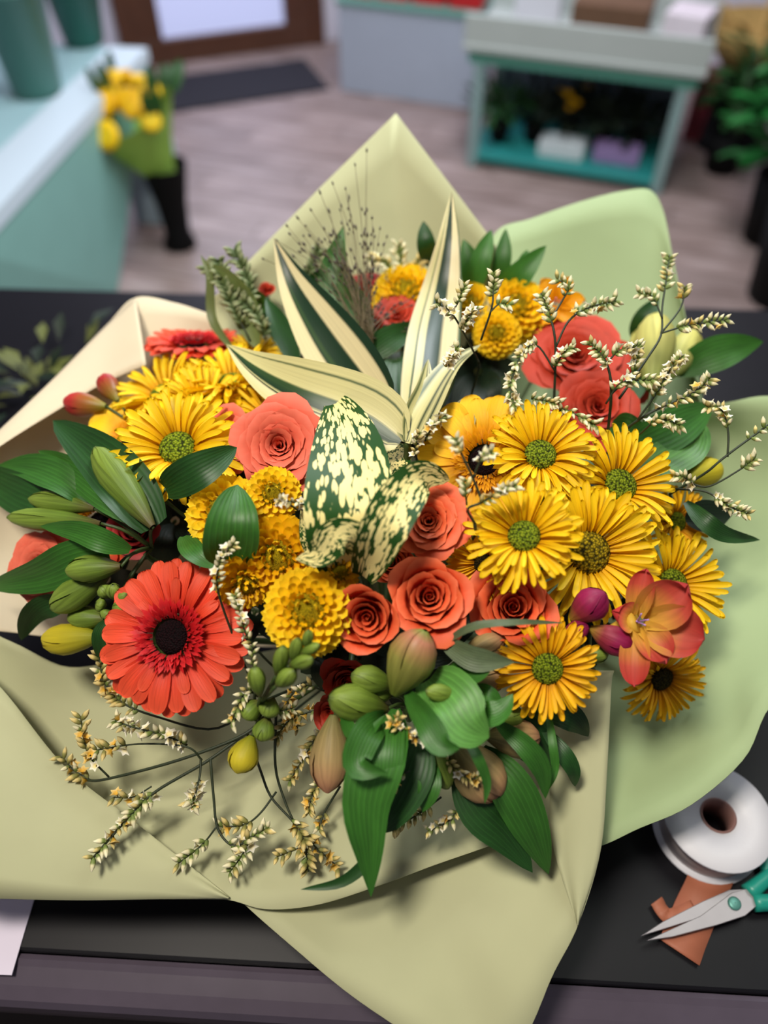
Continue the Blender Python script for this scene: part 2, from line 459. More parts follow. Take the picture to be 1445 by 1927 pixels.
# ------------------------------------------------------------------ setting: floor, walls, counter
def plank_mat():
    m, nt, b = new_mat('floor_plank_wood')
    b.inputs['Roughness'].default_value = 0.45
    tc = nd(nt, 'ShaderNodeTexCoord')
    mp = nd(nt, 'ShaderNodeMapping'); mp.inputs['Scale'].default_value = (2, 14, 14); nt.links.new(tc.outputs['Object'], mp.inputs[0])
    nz = nd(nt, 'ShaderNodeTexNoise'); nz.inputs['Scale'].default_value = 2.0; nz.inputs['Detail'].default_value = 6
    nt.links.new(mp.outputs[0], nz.inputs['Vector'])
    r = ramp(nt, [(0.3, (110, 92, 86)), (0.55, (146, 128, 123)), (0.75, (166, 149, 146))]); nt.links.new(nz.outputs['Fac'], r.inputs[0])
    finish_thin(nt, b, r.outputs[0], 0, val_var=0.16)
    return m


M_PLANK = plank_mat()
M_SUBFLOOR = plain('floor_joint', (58, 48, 46), 0.8)
flr = structure(box('floor', (0, 2.6, -0.03), (6.4, 6.4, 0.05), M_SUBFLOOR, bev=0))
YAWF = math.radians(-18)
Rf = Matrix.Rotation(YAWF, 4, 'Z')
pl_meshes = []
for k in range(3):
    V, F = box_vf((0, 0, 0), (1.196, 0.156, 0.010)); pl_meshes.append(mesh('plank', V, F, None, M_PLANK, smooth=False))
for i in range(-14, 15):
    for j in range(-3, 3):
        c = Rf @ Vector((j * 1.2 + (0.4 * (i % 3)), i * 0.16, 0)) + Vector((0.2, 3.2, -0.005 + rnd.uniform(-0.0004, 0)))
        if not (-2.6 < c.x < 2.6 and 1.4 < c.y < 5.2): continue
        part('plank', pl_meshes[(i + j) % 3], flr, Matrix.Translation(c) @ Rf)

M_WALL = plain('wall_paint', (206, 204, 222), 0.7, var=0.04)
M_WALLW = plain('wall_paint_white', (214, 212, 224), 0.7, var=0.04)
YD = math.radians(21)
Rd = Matrix.Rotation(YD, 3, 'Z')
DO = Vector((-0.90, 4.90, 0))           # foot of the door's middle


def dp(x, y, z): return DO + Rd @ Vector((x, y, z))


def dbox(name, x, y, z, s, mat, parent=None, bev=0.004): return box(name, dp(x, y, z), s, mat, parent, YD, bev)


structure(dbox('wall_left', -1.76, 0.06, 1.4, (2.5, 0.12, 2.8), M_WALL, bev=0))
structure(dbox('wall_back', 1.01, 0.06, 1.4, (1.0, 0.12, 2.8), M_WALLW, bev=0))
structure(box('wall_right', (1.75, 4.72, 1.4), (3.8, 0.12, 2.8), M_WALLW, None, math.radians(-18), 0))
M_DOORWOOD = plain('door_walnut', (92, 54, 34), 0.45, var=0.3, scale=14, bump=0.2)
door = structure(dbox('door_1', 0, 0.0, 0.06, (1.02, 0.07, 0.12), M_DOORWOOD))
for nm, x, z, s in (('door_stile', -0.43, 1.15, (0.16, 0.07, 2.06)), ('door_stile', 0.43, 1.15, (0.16, 0.07, 2.06)), ('door_top_rail', 0, 2.24, (1.02, 0.07, 0.12)),
                    ('door_jamb', -0.545, 1.15, (0.07, 0.13, 2.3)), ('door_jamb', 0.545, 1.15, (0.07, 0.13, 2.3))):
    dbox(nm, x, 0.0 if 'jamb' not in nm else 0.02, z, s, M_DOORWOOD, door)
mg, nt, b = new_mat('pane_daylight_glow')
b.inputs['Base Color'].default_value = lin((190, 196, 226)); b.inputs['Roughness'].default_value = 0.3
b.inputs['Emission Color'].default_value = lin((176, 184, 226)); b.inputs['Emission Strength'].default_value = 0.55  # daylight outside put into the door glass as its own glow
dbox('door_pane', 0, 0.01, 1.15, (0.70, 0.012, 2.06), mg, door, 0)
dbox('door_handle', 0.42, -0.06, 1.05, (0.03, 0.05, 0.14), plain('handle_metal', (170, 170, 170), 0.3, 1.0), door)

M_MAT = plain('mat_black', (30, 28, 38), 0.95, var=0.3, scale=60, bump=0.6)
mo = tag(box('door_mat', on_plane(455, 158, 0.006) , (0.84, 0.46, 0.010), M_MAT, None, YD, 0.003), 'black rectangular door mat on the floor in front of the wooden door', 'mat')

M_CTR = plain('counter_laminate', (15, 14, 20), 0.42, var=0.25, scale=30, spec=0.22)
M_TRIM = plain('counter_trim', (84, 75, 88), 0.3, var=0.15, scale=40)
M_CTRF = plain('counter_front', (22, 20, 24), 0.5, var=0.2)
YC = math.radians(-2.9)
CO = Vector((0, 0.128, 0.9))
Rc = Matrix.Rotation(YC, 3, 'Z')


def cp(x, y, z): return CO + Rc @ Vector((x, y, z))


def cbox(name, x, y, z, s, mat, parent=None, bev=0.003): return box(name, cp(x, y, z), s, mat, parent, YC, bev)


ctr = empty('shop_counter', cp(0, 0.47, -0.9), 'long black laminate counter with a dull front edge strip, under the bouquet', 'counter')
cbox('countertop', 0.1, 0.4795, -0.02, (2.6, 0.957, 0.04), M_CTR, ctr)
# front strip: a rounded profile a little below the top
prof = [(0.0, -0.004), (-0.004, -0.002), (-0.009, -0.004), (-0.022, -0.008), (-0.032, -0.012), (-0.036, -0.018), (-0.037, -0.03), (-0.036, -0.05), (0.0, -0.05)]
V, F = [], []
for x in (-1.2, 1.4):
    for (y, z) in prof: V.append(cp(x, y, z))
n = len(prof)
F = [(i, (i + 1) % n, n + (i + 1) % n, n + i) for i in range(n)] + [tuple(range(n))[::-1], tuple(range(n, 2 * n))]
part('edge_strip', mesh('edge_strip', V, F, None, M_TRIM, smooth=False), ctr)
cbox('front_panel', 0.1, 0.02, -0.48, (2.56, 0.03, 0.86), M_CTRF, ctr)
cbox('back_panel', 0.1, 0.91, -0.48, (2.56, 0.03, 0.84), M_CTRF, ctr)
for x in (-1.16, 1.36): cbox('side_panel', x, 0.465, -0.48, (0.03, 0.86, 0.84), M_CTRF, ctr)

# ------------------------------------------------------------------ wrapping paper
NC = Vector((0.0, 0.42, 0.965))


def P3(t): return at(*t)


def sheet(name, rim, mid, ang, mat, label, smooth=True, nu=44, nv=16, flap=None, group='sheets of wrapping paper round the bouquet', wave=0.0):
    rimP = spline([P3(p) for p in rim], nu, smooth)
    midP = spline([P3(p) for p in mid], nu)
    rows = []
    neck = []
    for j in range(nu):
        a = math.radians(ang[0] + (ang[1] - ang[0]) * j / (nu - 1))
        neck.append(NC + Vector((0.055 * math.cos(a), 0.055 * math.sin(a), 0)))
    foot = [NC + (p - NC) * 1.15 + Vector((0, 0, -0.06)) for p in neck]
    for i in range(nv + 1):
        s = i / nv
        row = []
        for j in range(nu):
            row.append(spline_at([foot[j], neck[j], midP[j], rimP[j]], s))
        rows.append(row)
    base = NC + Vector((0, 0, -0.06))
    root = empty(name, base, label, 'wrapping paper', group)
    o = part('paper_sheet', grid_mesh('paper_sheet', rows, mat), root)
    so = o.modifiers.new('thickness', 'SOLIDIFY'); so.thickness = 0.0005; so.offset = 0
    if flap:
        A, B, fm = flap
        AP = spline([P3(p) for p in A], 40); BP = spline([P3(p) for p in B], 40)
        rows = []
        for i in range(11):
            t = i / 10
            bulge = math.sin(PI * min(1, t * 1.2)) * 0.004
            rows.append([AP[j].lerp(BP[j], t) + (CAM - AP[j]).normalized() * bulge for j in range(40)])
        f = part('folded_edge', grid_mesh('folded_edge', rows, fm), root)
        so = f.modifiers.new('thickness', 'SOLIDIFY'); so.thickness = 0.0005; so.offset = 0
    return root


def spline_at(pts, s):
    m = len(pts) - 1
    s = s * m; k = min(int(s), m - 1); t = s - k
    a = pts[k - 1] if k > 0 else pts[0] * 2 - pts[1]
    d = pts[k + 2] if k + 2 <= m else pts[m] * 2 - pts[m - 1]
    return cr(a, pts[k], pts[k + 1], d, t)


sheet('wrapping_paper', [(430, 530, .80), (465, 494, .80), (600, 355, .805), (745, 213, .81), (830, 325, .80), (915, 437, .79), (960, 500, .785)],
      [(400, 640, .80), (500, 640, .82), (620, 640, .835), (745, 630, .84), (830, 640, .835), (900, 640, .82), (960, 650, .80)], (150, 60), M_PAPER,
      'pale sage wrapping paper rising to a tall point behind the bouquet', smooth=False, nu=61)
sheet('wrapping_paper', [(890, 560, .82), (930, 440, .85), (1000, 411, .855), (1100, 377, .86), (1180, 358, .86), (1225, 359, .86), (1249, 400, .85), (1267, 490, .83), (1290, 600, .80), (1310, 720, .77)],
      [(900, 700, .80), (960, 660, .83), (1030, 640, .85), (1100, 650, .85), (1160, 670, .84), (1210, 700, .825), (1250, 750, .80), (1280, 800, .79), (1285, 850, .78)], (70, 5), M_PAPER_G,
      'light green wrapping paper with a rounded top behind the red orange roses', nu=60)
sheet('wrapping_paper', [(400, 592, .79), (330, 570, .80), (255, 560, .80), (200, 612, .79), (100, 713, .75), (0, 808, .71), (-120, 920, .68), (-160, 1060, .66), (-60, 1170, .66), (60, 1195, .69)],
      [(420, 720, .80), (340, 730, .79), (260, 790, .78), (200, 860, .77), (140, 920, .755), (100, 980, .75), (80, 1050, .74), (100, 1110, .73), (150, 1160, .73), (220, 1210, .73)], (150, 215), M_PAPER_C,
      'cream wrapping paper with a folded corner at the left of the bouquet', nu=60,
      flap=([(255, 560, .80), (200, 612, .79), (100, 713, .75), (0, 808, .71), (-120, 920, .68)],
            [(275, 686, .73), (190, 724, .735), (95, 780, .715), (0, 840, .69), (-120, 925, .675)], M_PAPER_C))
sheet('wrapping_paper', [(1280, 800, .76), (1310, 772, .75), (1380, 755, .745), (1450, 745, .74), (1560, 760, .73), (1640, 900, .70), (1620, 1100, .66), (1520, 1250, .635), (1445, 1335, .62), (1400, 1428, .61), (1300, 1515, .60), (1200, 1560, .60), (1130, 1592, .60), (1050, 1610, .605)],
      [(1250, 850, .78), (1310, 850, .78), (1370, 900, .77), (1410, 960, .755), (1420, 1030, .74), (1400, 1100, .725), (1350, 1170, .71), (1300, 1240, .70), (1250, 1300, .69), (1190, 1360, .68), (1120, 1400, .67), (1060, 1420, .665)], (20, -65), M_PAPER_G,
      'broad light green wrapping paper spread out at the right of the bouquet', nu=70)
sheet('wrapping_paper', [(1155, 1262, .612), (1150, 1290, .605), (1142, 1450, .585), (1130, 1600, .57), (1088, 1740, .56), (1040, 1835, .555), (1000, 1930, .55), (940, 2040, .55), (850, 2000, .55), (740, 1928, .555), (650, 1865, .56), (560, 1790, .565), (460, 1702, .58), (400, 1640, .60)],
      [(1100, 1290, .68), (1060, 1380, .66), (1020, 1470, .64), (980, 1530, .63), (920, 1580, .62), (860, 1600, .617), (800, 1610, .615), (740, 1610, .615), (690, 1600, .617), (640, 1590, .62), (590, 1570, .625), (550, 1545, .635), (510, 1500, .65)], (-20, -160), M_PAPER,
      'pale sage wrapping paper hanging to a point over the front of the counter', nu=80,
      flap=([(1155, 1262, .612), (1150, 1290, .605), (1142, 1450, .585), (1130, 1600, .57), (1088, 1740, .56)],
            [(1100, 1262, .622), (1045, 1360, .615), (1036, 1460, .60), (1038, 1580, .585), (1086, 1742, .559)], M_PAPER))
sheet('wrapping_paper', [(210, 1248, .705), (120, 1254, .685), (20, 1207, .66), (-80, 1180, .65), (-220, 1300, .62), (-240, 1580, .59), (-110, 1685, .585), (0, 1691, .583), (150, 1694, .58), (300, 1692, .578), (420, 1692, .575), (500, 1711, .573), (600, 1702, .573), (720, 1664, .577), (820, 1627, .585), (920, 1592, .595), (1010, 1555, .61)],
      [(280, 1270, .71), (230, 1290, .70), (180, 1320, .69), (150, 1350, .68), (140, 1390, .67), (170, 1430, .665), (210, 1460, .66), (260, 1480, .655), (310, 1490, .65), (360, 1500, .645), (420, 1505, .645), (480, 1505, .64), (550, 1500, .64), (640, 1490, .64), (720, 1480, .64), (800, 1470, .64), (880, 1460, .64)], (200, 300), M_PAPER,
      'pale sage wrapping paper folded over along the lower left of the bouquet', nu=90,
      flap=([(-110, 1685, .585), (0, 1691, .583), (150, 1694, .58), (300, 1692, .578), (428, 1692, .575)],
            [(-110, 1190, .645), (0, 1292, .628), (120, 1440, .615), (255, 1548, .602), (432, 1688, .574)], M_PAPER))

# ------------------------------------------------------------------ stems
def stem_pts(P, n, lead=0.05):
    d = P - NC
    q = P - n * lead
    waist = NC + Vector((d.x * 0.11, d.y * 0.11, 0.0))
    foot = Vector((NC.x - d.x * 0.22, NC.y - d.y * 0.22, 0.903))
    mid = q.lerp(waist, 0.5) + Vector((0, 0, -0.01))
    return [P, q, mid, waist, foot]


# ------------------------------------------------------------------ flowers
def blade(name, L, W, mat, nv=7, nu=3, tip=0.6, base=0.35, arch=0.1, trough=0.1, y0=0.0, notch=0.0, wob=0.0):
    rows, uv = [], []
    for i in range(nv):
        v = math.sin(i / (nv - 1) * PI / 2)
        ww = W * (base + (1 - base) * math.sin(min(1, v / tip) * PI / 2))
        if v > tip: ww *= math.sqrt(max(0.0, 1 - ((v - tip) / (1 - tip)) ** 2.4)) * 0.94 + 0.06
        row = []
        for j in range(nu):
            u = j / (nu - 1) * 2 - 1
            z = arch * math.sin(v * PI) * 0.6 - arch * v * v + trough * W * (u * u - 0.5) + wob * math.sin(v * 5 + u)
            row.append(Vector((u * ww * 0.5, y0 + L * (v - notch * (1 - abs(u)) * (v > 0.95)), z)))
            uv.append((j / (nu - 1), v))
        rows.append(row)
    return grid_mesh(name, rows, mat, uv)


def rot_petal(phi, elev, r0=0.0, s=1.0, roll=0.0, sw=1.0, z=0.0):
    return Matrix.Rotation(phi, 4, 'Z') @ Matrix.Translation((0, r0, z)) @ Matrix.Rotation(elev, 4, 'X') @ Matrix.Rotation(roll, 4, 'Y') @ Matrix.Diagonal((s * sw, s, s, 1))


def dome_mesh(name, r, h, mat, seg=20, rings=7):
    prof = [(max(1e-4, r * math.sin(a)), h * math.cos(a)) for a in [PI * 0.5 * i / rings for i in range(rings, -1, -1)]]
    return lathe_mesh(name, [(r * 0.85, -h * 0.5)] + prof, mat, seg)


DP = [blade('petal', 0.74, 0.118, M_DAISY, 8, 3, 0.82, 0.5, a, 0.45) for a in (0.03, 0.08, 0.13)]
DPB = [blade('petal', 0.74, 0.118, M_DAISY_BACK, 8, 3, 0.82, 0.5, a, 0.45) for a in (0.03, 0.08, 0.13)]
DISCS = {k: dome_mesh('disc', 0.30, 0.13, m) for k, m in (('green', M_DISC), ('dark', M_DISC_DARK), ('gold', M_DISC_GOLD))}
CALYX = lathe_mesh('calyx', [(0.05, -0.22), (0.16, -0.18), (0.25, -0.09), (0.28, -0.02)], M_STEM, 12)


def head(px, py, rpx, tilt, dz):
    z = dome(px, py) + dz
    P = at(px, py, z); n = facing(P, *tilt)
    return P, n, rpx * z / FPX


def flower_root(name, P, n, label, cat, group, r=0.0022, stem_mat=None, lead=0.05):
    sp = stem_pts(P - n * 0.006, n, lead)
    root = empty(name, sp[-1], label, cat, group)
    part('stem', tube_mesh('stem', sp, r, stem_mat or M_STEM, 6, 14), root)
    return root


def daisy(px, py, rpx, tilt, dz, label, disc='green', amber=False, cup=0.46, seed=0, ds=0.92):
    rr = random.Random(seed)
    P, n, s = head(px, py, rpx, tilt, dz)
    root = flower_root('daisy_chrysanthemum', P, n, label, 'flower', 'yellow daisy chrysanthemums')
    M = frame(P, n, rr.uniform(0, 6), s)
    mm = DPB if amber else DP
    for layer, (cnt, el, ln, z) in enumerate(((30, cup - 0.26, 1.0, -0.03), (28, cup, 0.95, 0.0), (22, cup + 0.22, 0.84, 0.03))):
        for k in range(cnt):
            phi = 2 * PI * (k + 0.5 * layer) / cnt + rr.uniform(-0.06, 0.06)
            m = rot_petal(phi, el + rr.uniform(-0.15, 0.15), 0.25, ln * rr.uniform(0.84, 1.08), rr.uniform(-0.4, 0.4), rr.uniform(0.85, 1.12), z)
            part('petal', mm[rr.randrange(3)], root, M @ m)
    part('disc', DISCS[disc], root, M @ Matrix.Translation((0, 0, 0.03)) @ Matrix.Scale(ds, 4))
    part('calyx', CALYX, root, M)


GPX = {}


def gerb_meshes(mat, fr):
    return ([blade('petal', 0.64, 0.25, mat, 11, 5, 0.68, 0.5, a, 0.10) for a in (0.02, 0.06, 0.10)],
            fringe(fr))


def fringe(mat):
    rr = random.Random(5); V, F, uv = [], [], []
    for layer, (cnt, r0, L, el) in enumerate(((64, 0.30, 0.20, 0.30), (56, 0.26, 0.17, 0.6), (46, 0.225, 0.13, 0.95))):
        for k in range(cnt):
            phi = 2 * PI * k / cnt + rr.uniform(-0.05, 0.05); e = el + rr.uniform(-0.2, 0.2); l = L * rr.uniform(0.7, 1.15)
            m = rot_petal(phi, e, r0, l, rr.uniform(-0.5, 0.5), 1, 0.03)
            b = len(V)
            for (x, y, z) in ((-0.10, 0, 0), (0.10, 0, 0), (0.17, 0.6, 0.06), (0, 1.0, 0), (-0.17, 0.6, 0.06)):
                V.append(m @ Vector((x, y, z))); uv.append((0.5, y))
            F.append((b, b + 1, b + 2, b + 3, b + 4))
    return mesh('fringe', V, F, uv, mat)


GM = {'coral': gerb_meshes(M_GERB, M_FRINGE), 'yellow': gerb_meshes(M_GERBY, M_FRINGEY), 'two': gerb_meshes(M_GERB2, M_FRINGEY)}
EYE = dome_mesh('eye', 0.215, 0.07, M_BLACKC, 20, 5)


def gerbera(px, py, rpx, tilt, dz, label, kind='coral', seed=0, cup=0.15, n_out=25):
    rr = random.Random(seed)
    P, n, s = head(px, py, rpx, tilt, dz)
    root = flower_root('gerbera', P, n, label, 'flower', kind + ' gerberas' if kind != 'two' else None, 0.003)
    M = frame(P, n, rr.uniform(0, 6), s)
    pm, fr = GM[kind]
    for layer, (cnt, el, ln, z) in enumerate(((n_out, cup - 0.12, 1.0, -0.05), (n_out - 3, cup, 0.94, -0.02), (7, cup + 0.06, 0.62, 0.0))):
        for k in range(cnt):
            phi = 2 * PI * (k + 0.5 * layer) / cnt + rr.uniform(-0.05, 0.05)
            m = rot_petal(phi, el + rr.uniform(-0.07, 0.07), 0.36, ln * rr.uniform(0.93, 1.04), rr.uniform(-0.15, 0.15), rr.uniform(0.85, 1.12) * (25 / n_out), z)
            part('petal', pm[rr.randrange(3)], root, M @ m)
    part('fringe', fr, root, M @ Matrix.Translation((0, 0, 0.06)), kind='stuff')
    part('eye', EYE, root, M @ Matrix.Translation((0, 0, 0.03)))
    part('calyx', CALYX, root, M)


def spoon(mat):
    rows, uv = [], []
    for i in range(5):
        v = i / 4
        ww = 0.34 * (0.5, 0.8, 1.0, 0.95, 0.45)[i]
        row = []
        for j in range(3):
            u = j - 1
            row.append(Vector((u * ww * 0.5, v * 0.5, 0.10 * v * v + 0.075 * abs(u) + (0.08 if i == 4 else 0))))
            uv.append((j / 2, v))
        rows.append(row)
    return grid_mesh('petal', rows, mat, uv)


SP = {'bright': spoon(M_POMPON), 'gold': spoon(M_POMPON2)}


def pompon(px, py, rpx, tilt, dz, label, tone='bright', n=170, seed=0, flat=0.8, joined=False, centre='gold'):
    rr = random.Random(seed)
    P, nn, s = head(px, py, rpx, tilt, dz)
    root = flower_root('button_chrysanthemum', P, nn, label, 'flower', 'yellow button chrysanthemums', 0.002)
    M = frame(P, nn, rr.uniform(0, 6), s)
    V, F, uv = [], [], []
    for k in range(3, n):
        t = k / n
        ct = 1 - 1.45 * t
        th = math.acos(max(-1, ct)); ph = k * 2.39996
        d = Vector((math.sin(th) * math.cos(ph), math.sin(th) * math.sin(ph), math.cos(th)))
        pole = Vector((0, 0, 1)); zt = (pole - d * d.z)
        if zt.length < 1e-3: zt = Vector((1, 0, 0))
        zt.normalize()
        y = (d - zt * (0.75 * min(1, t * 2.2)) + Vector((rr.uniform(-.12, .12), rr.uniform(-.12, .12), rr.uniform(-.1, .1)))).normalized()
        z = (zt - y * zt.dot(y)).normalized(); x = y.cross(z)
        sc = (0.45 + 0.85 * min(1, t * 1.8)) * rr.uniform(0.9, 1.1)
        B = Matrix((x, y, z)).transposed().to_4x4()
        m = Matrix.Diagonal((1, 1, flat, 1)) @ Matrix.Translation(d * (1.0 - 0.5 * sc)) 
        mm = Matrix.Translation(Vector((d.x, d.y, d.z * flat)) * (1.0 - 0.42 * sc)) @ B @ Matrix.Scale(sc, 4)
        if joined:
            b = len(V)
            src = SP[tone]
            for v in src.vertices: V.append(mm @ v.co); uv.append((0.5, v.co.y * 2))
            for p in src.polygons: F.append(tuple(b + i for i in p.vertices))
        else:
            part('petal', SP[tone], root, M @ mm)
    if joined: part('petals', mesh('petals', V, F, uv, M_POMPON), root, M, kind='stuff')
    Vc, Fc = lathe([(0.02, -0.45), (0.5, -0.35), (0.66, 0), (0.55, 0.4 * flat), (0.3, 0.66 * flat), (0.15, 0.8 * flat), (0.003, 0.84 * flat)], 16)
    part('core', mesh('core', Vc, Fc, None, M_CORE_Y), root, M)


def rose_petal(theta, W, R0, H, opn, lip, rr, mat, nu=9, nv=9):
    rows, uv = [], []
    ph = rr.uniform(0, 6); point = rr.uniform(0.0, 0.06) * (R0 > 0.4)
    ox, oy = rr.uniform(-.03, .03) * (R0 > .2), rr.uniform(-.03, .03) * (R0 > .2)
    for i in range(nv):
        v = i / (nv - 1)
        row = []
        for j in range(nu):
            u = j / (nu - 1) * 2 - 1
            ve = v * (1 - 0.26 * abs(u) ** 2.6)
            wv = 0.5 + 0.5 * math.sin(min(1, v * 1.5) * PI / 2)
            a = theta + u * W * wv
            bulge = math.sin(min(1.0, ve / 0.62) * PI / 2) ** 0.8
            rad = R0 * (0.15 + 0.85 * bulge) + opn * ve * ve
            l = max(0, ve - 0.80) / 0.20
            rad += lip * l * l * (1 + 0.3 * u * u) + point * l * max(0, 1 - abs(u) * 2.5)
            z = H * ve - lip * 0.55 * l ** 3
            rad *= 1 + 0.08 * u
            rad += (0.010 * math.sin(u * 5 + ph) + 0.010 * math.sin(u * 9 + ph * 2)) * v * v * (0.4 + R0)
            row.append(Vector((rad * math.cos(a) + ox, rad * math.sin(a) + oy, z - 0.72)))
            uv.append((j / (nu - 1), v))
        rows.append(row)
    return grid_mesh('petal', rows, mat, uv)


ROSEM = {}


def rose_meshes(style, mat):
    key = (style, mat.name)
    if key in ROSEM: return ROSEM[key]
    rr = random.Random(hash(style) % 1000 if False else {'tight': 3, 'open': 8, 'full': 21}[style])
    n = {'tight': 17, 'open': 22, 'full': 30}[style]
    out = []
    for i in range(n):
        t = i / (n - 1)
        if style == 'tight': R0, H, o, lip = 0.035 + 0.66 * t ** 1.05, 0.86 + 0.22 * t - 0.20 * t ** 3, -0.03 + 0.16 * t * t, 0.02 + 0.16 * t
        elif style == 'open': R0, H, o, lip = 0.035 + 0.62 * t ** 1.15, 0.84 + 0.22 * t - 0.34 * t ** 3, -0.03 + 0.24 * t ** 2, 0.02 + 0.24 * t ** 1.5
        else: R0, H, o, lip = 0.05 + 0.60 * t ** 0.9, 0.86 + 0.12 * t - 0.34 * t ** 2, -0.02 + 0.28 * t ** 1.6, 0.05 + 0.24 * t
        W = math.radians(125 - 66 * t) * rr.uniform(0.9, 1.1)
        out.append(rose_petal(i * 2.39996 + rr.uniform(-.2, .2), W, R0, H * rr.uniform(0.95, 1.05), o, lip, rr, mat))
    ROSEM[key] = out
    return out


def sepal_ring():
    return lathe_mesh('calyx', [(0.06, -1.0), (0.2, -0.92), (0.3, -0.8), (0.34, -0.66)], M_STEM, 12)


SEPAL = sepal_ring()


def rose(px, py, rpx, tilt, dz, label, style='open', mat=None, seed=0, sx=1.0):
    rr = random.Random(seed)
    P, n, s = head(px, py, rpx, tilt, dz)
    root = flower_root('rose', P - n * s * 0.8, n, label, 'flower', 'coral spray roses', 0.0025)
    M = frame(P, n, rr.uniform(0, 6), s)
    for me in rose_meshes(style, mat or M_ROSE):
        part('petal', me, root, M @ Matrix.Rotation(rr.uniform(-0.04, 0.04), 4, 'Z'))
    part('calyx', SEPAL, root, M)


# ------------------------------------------------------------------ leaves, buds, sprays
def leaf_rows(pts, wpx, roll=0.0, fold=0.25, prof='lance', n=15, nu=5, roll1=None, wave=0.0):
    """pts: (px, py, dz from the bouquet's surface); width in pixels"""
    P = spline([at(x, y, dome(x, y) + d) for x, y, d in pts], n)
    zc = (P[n // 2] - CAM).dot(FWD)
    W = wpx * zc / FPX / 2
    rows = []
    for i in range(n):
        v = i / (n - 1)
        if prof == 'lance': w = math.sin(PI * (0.04 + 0.96 * v) ** 0.85) ** 0.8
        elif prof == 'broad': w = math.sin(PI * (0.06 + 0.94 * v) ** 0.75) ** 0.65
        elif prof == 'ovate': w = math.sin(PI * (0.10 + 0.90 * v) ** 0.66) ** 0.9
        elif prof == 'tip': w = (math.sin(PI * min(1, 0.10 + 0.9 * v ** 0.62)) ** 0.9)
        else: w = min(1, 0.35 + 2.2 * v) * (1 - v ** 4)      # strap
        w = max(0.0, w) * W + 0.00015
        t = (P[min(i + 1, n - 1)] - P[max(i - 1, 0)]).normalized()
        V = (CAM - P[i]).normalized()
        s = t.cross(V)
        if s.length < 0.02: s = t.cross(UPV)
        s.normalize(); nn = s.cross(t)
        a = roll + ((roll1 if roll1 is not None else roll) - roll) * v
        s2 = s * math.cos(a) + nn * math.sin(a); n2 = nn * math.cos(a) - s * math.sin(a)
        row = []
        for j in range(nu):
            u = j / (nu - 1) * 2 - 1
            row.append(P[i] + s2 * (u * w) + n2 * (fold * w * (abs(u) ** 1.3) + wave * w * math.sin(v * 9 + (2 if u > 0 else 0)) * u * u))
        rows.append(row)
    return rows


def leaf(parent, pts, wpx, mat, roll=0.0, fold=0.25, prof='lance', roll1=None, wave=0.12, n=15, nu=5, name='leaf', label=None):
    o = part(name, grid_mesh(name, leaf_rows(pts, wpx, roll, fold, prof, n, nu, roll1, wave), mat), parent)
    if label: o['label'] = label
    return o


def tepal_shell(prof, rr0, a0, aw, rmul=1.0, nu=6):
    rows = []
    for i, (r, z) in enumerate(prof):
        t = i / (len(prof) - 1)
        row = []
        for j in range(nu):
            u = j / (nu - 1) * 2 - 1
            a = a0 + u * aw * (1 - 0.65 * t ** 3)
            row.append(Vector((r * rmul * (1 + 0.05 * (1 - u * u)) * math.cos(a), r * rmul * (1 + 0.05 * (1 - u * u)) * math.sin(a), z)))
        rows.append(row)
    return rows


BPROF = [(0.18, 0.0), (0.42, 0.12), (0.72, 0.28), (0.95, 0.48), (1.0, 0.62), (0.86, 0.78), (0.55, 0.91), (0.12, 1.0)]


def bud_meshes(mat):
    return [grid_mesh('tepal', tepal_shell(BPROF, 1, 0, math.radians(64), 1.04), mat), lathe_mesh('bud', [(r * 0.93, z) for r, z in BPROF], mat, 12)]


BUDS = {}


def bud(parent, base, tip, rpx, mat, name='bud'):
    """base, tip: (px, py, dz)"""
    if mat.name not in BUDS: BUDS[mat.name] = bud_meshes(mat)
    A = at(base[0], base[1], dome(base[0], base[1]) + base[2]); B = at(tip[0], tip[1], dome(tip[0], tip[1]) + tip[2])
    return bud3(parent, A, B, rpx * (A - CAM).dot(FWD) / FPX, mat, name)


def bud3(parent, A, B, r, mat, name='bud'):
    if mat.name not in BUDS: BUDS[mat.name] = bud_meshes(mat)
    d = B - A; L = d.length
    M = frame(A, d / L, rnd.uniform(0, 6), 1.0) @ Matrix.Diagonal((r, r, L, 1))
    tm, cm = BUDS[mat.name]
    b = part(name, cm, parent, M)
    for k in range(3):
        # sub-part of the bud: expressed in the bud's own space
        t = bpy.data.objects.new('tepal', tm); COL.objects.link(t); t.parent = b
        t.matrix_basis = Matrix.Rotation(k * 2 * PI / 3, 4, 'Z') @ Matrix.Translation((0.02, 0, 0))
    return b


def floret_open(mat):
    V, F, uv = [Vector((0, 0, 0))], [], [(0.5, 0.1)]
    prof = [(0.10, 0.30, 0.25), (0.28, 0.62, 0.4)]
    n = 10
    for r, z, vv in prof:
        for k in range(n):
            a = 2 * PI * k / n; V.append(Vector((r * math.cos(a), r * math.sin(a), z))); uv.append((k / n, vv))
    for k in range(n):
        a = 2 * PI * k / n; r = 0.72 if k % 2 == 0 else 0.42
        V.append(Vector((r * math.cos(a), r * math.sin(a), 0.84 if k % 2 == 0 else 0.74))); uv.append((k / n, 1))
    for k in range(n):
        F.append((0, 1 + (k + 1) % n, 1 + k)[::-1])
        for q in (0, 1):
            F.append((1 + q * n + k, 1 + q * n + (k + 1) % n, 1 + (q + 1) * n + (k + 1) % n, 1 + (q + 1) * n + k))
    return mesh('floret', V, F, uv, mat)


FLO = {'w': floret_open(M_FLO), 'y': floret_open(M_FLOY)}
FB = {}
for k_, m_ in (('w', M_FBUD), ('y', M_FBUDY), ('g', M_FBUDG)):
    FB[k_] = lathe_mesh('bud', [(0.05, 0), (0.17, 0.2), (0.20, 0.45), (0.17, 0.7), (0.02, 1.0)], m_, 6)


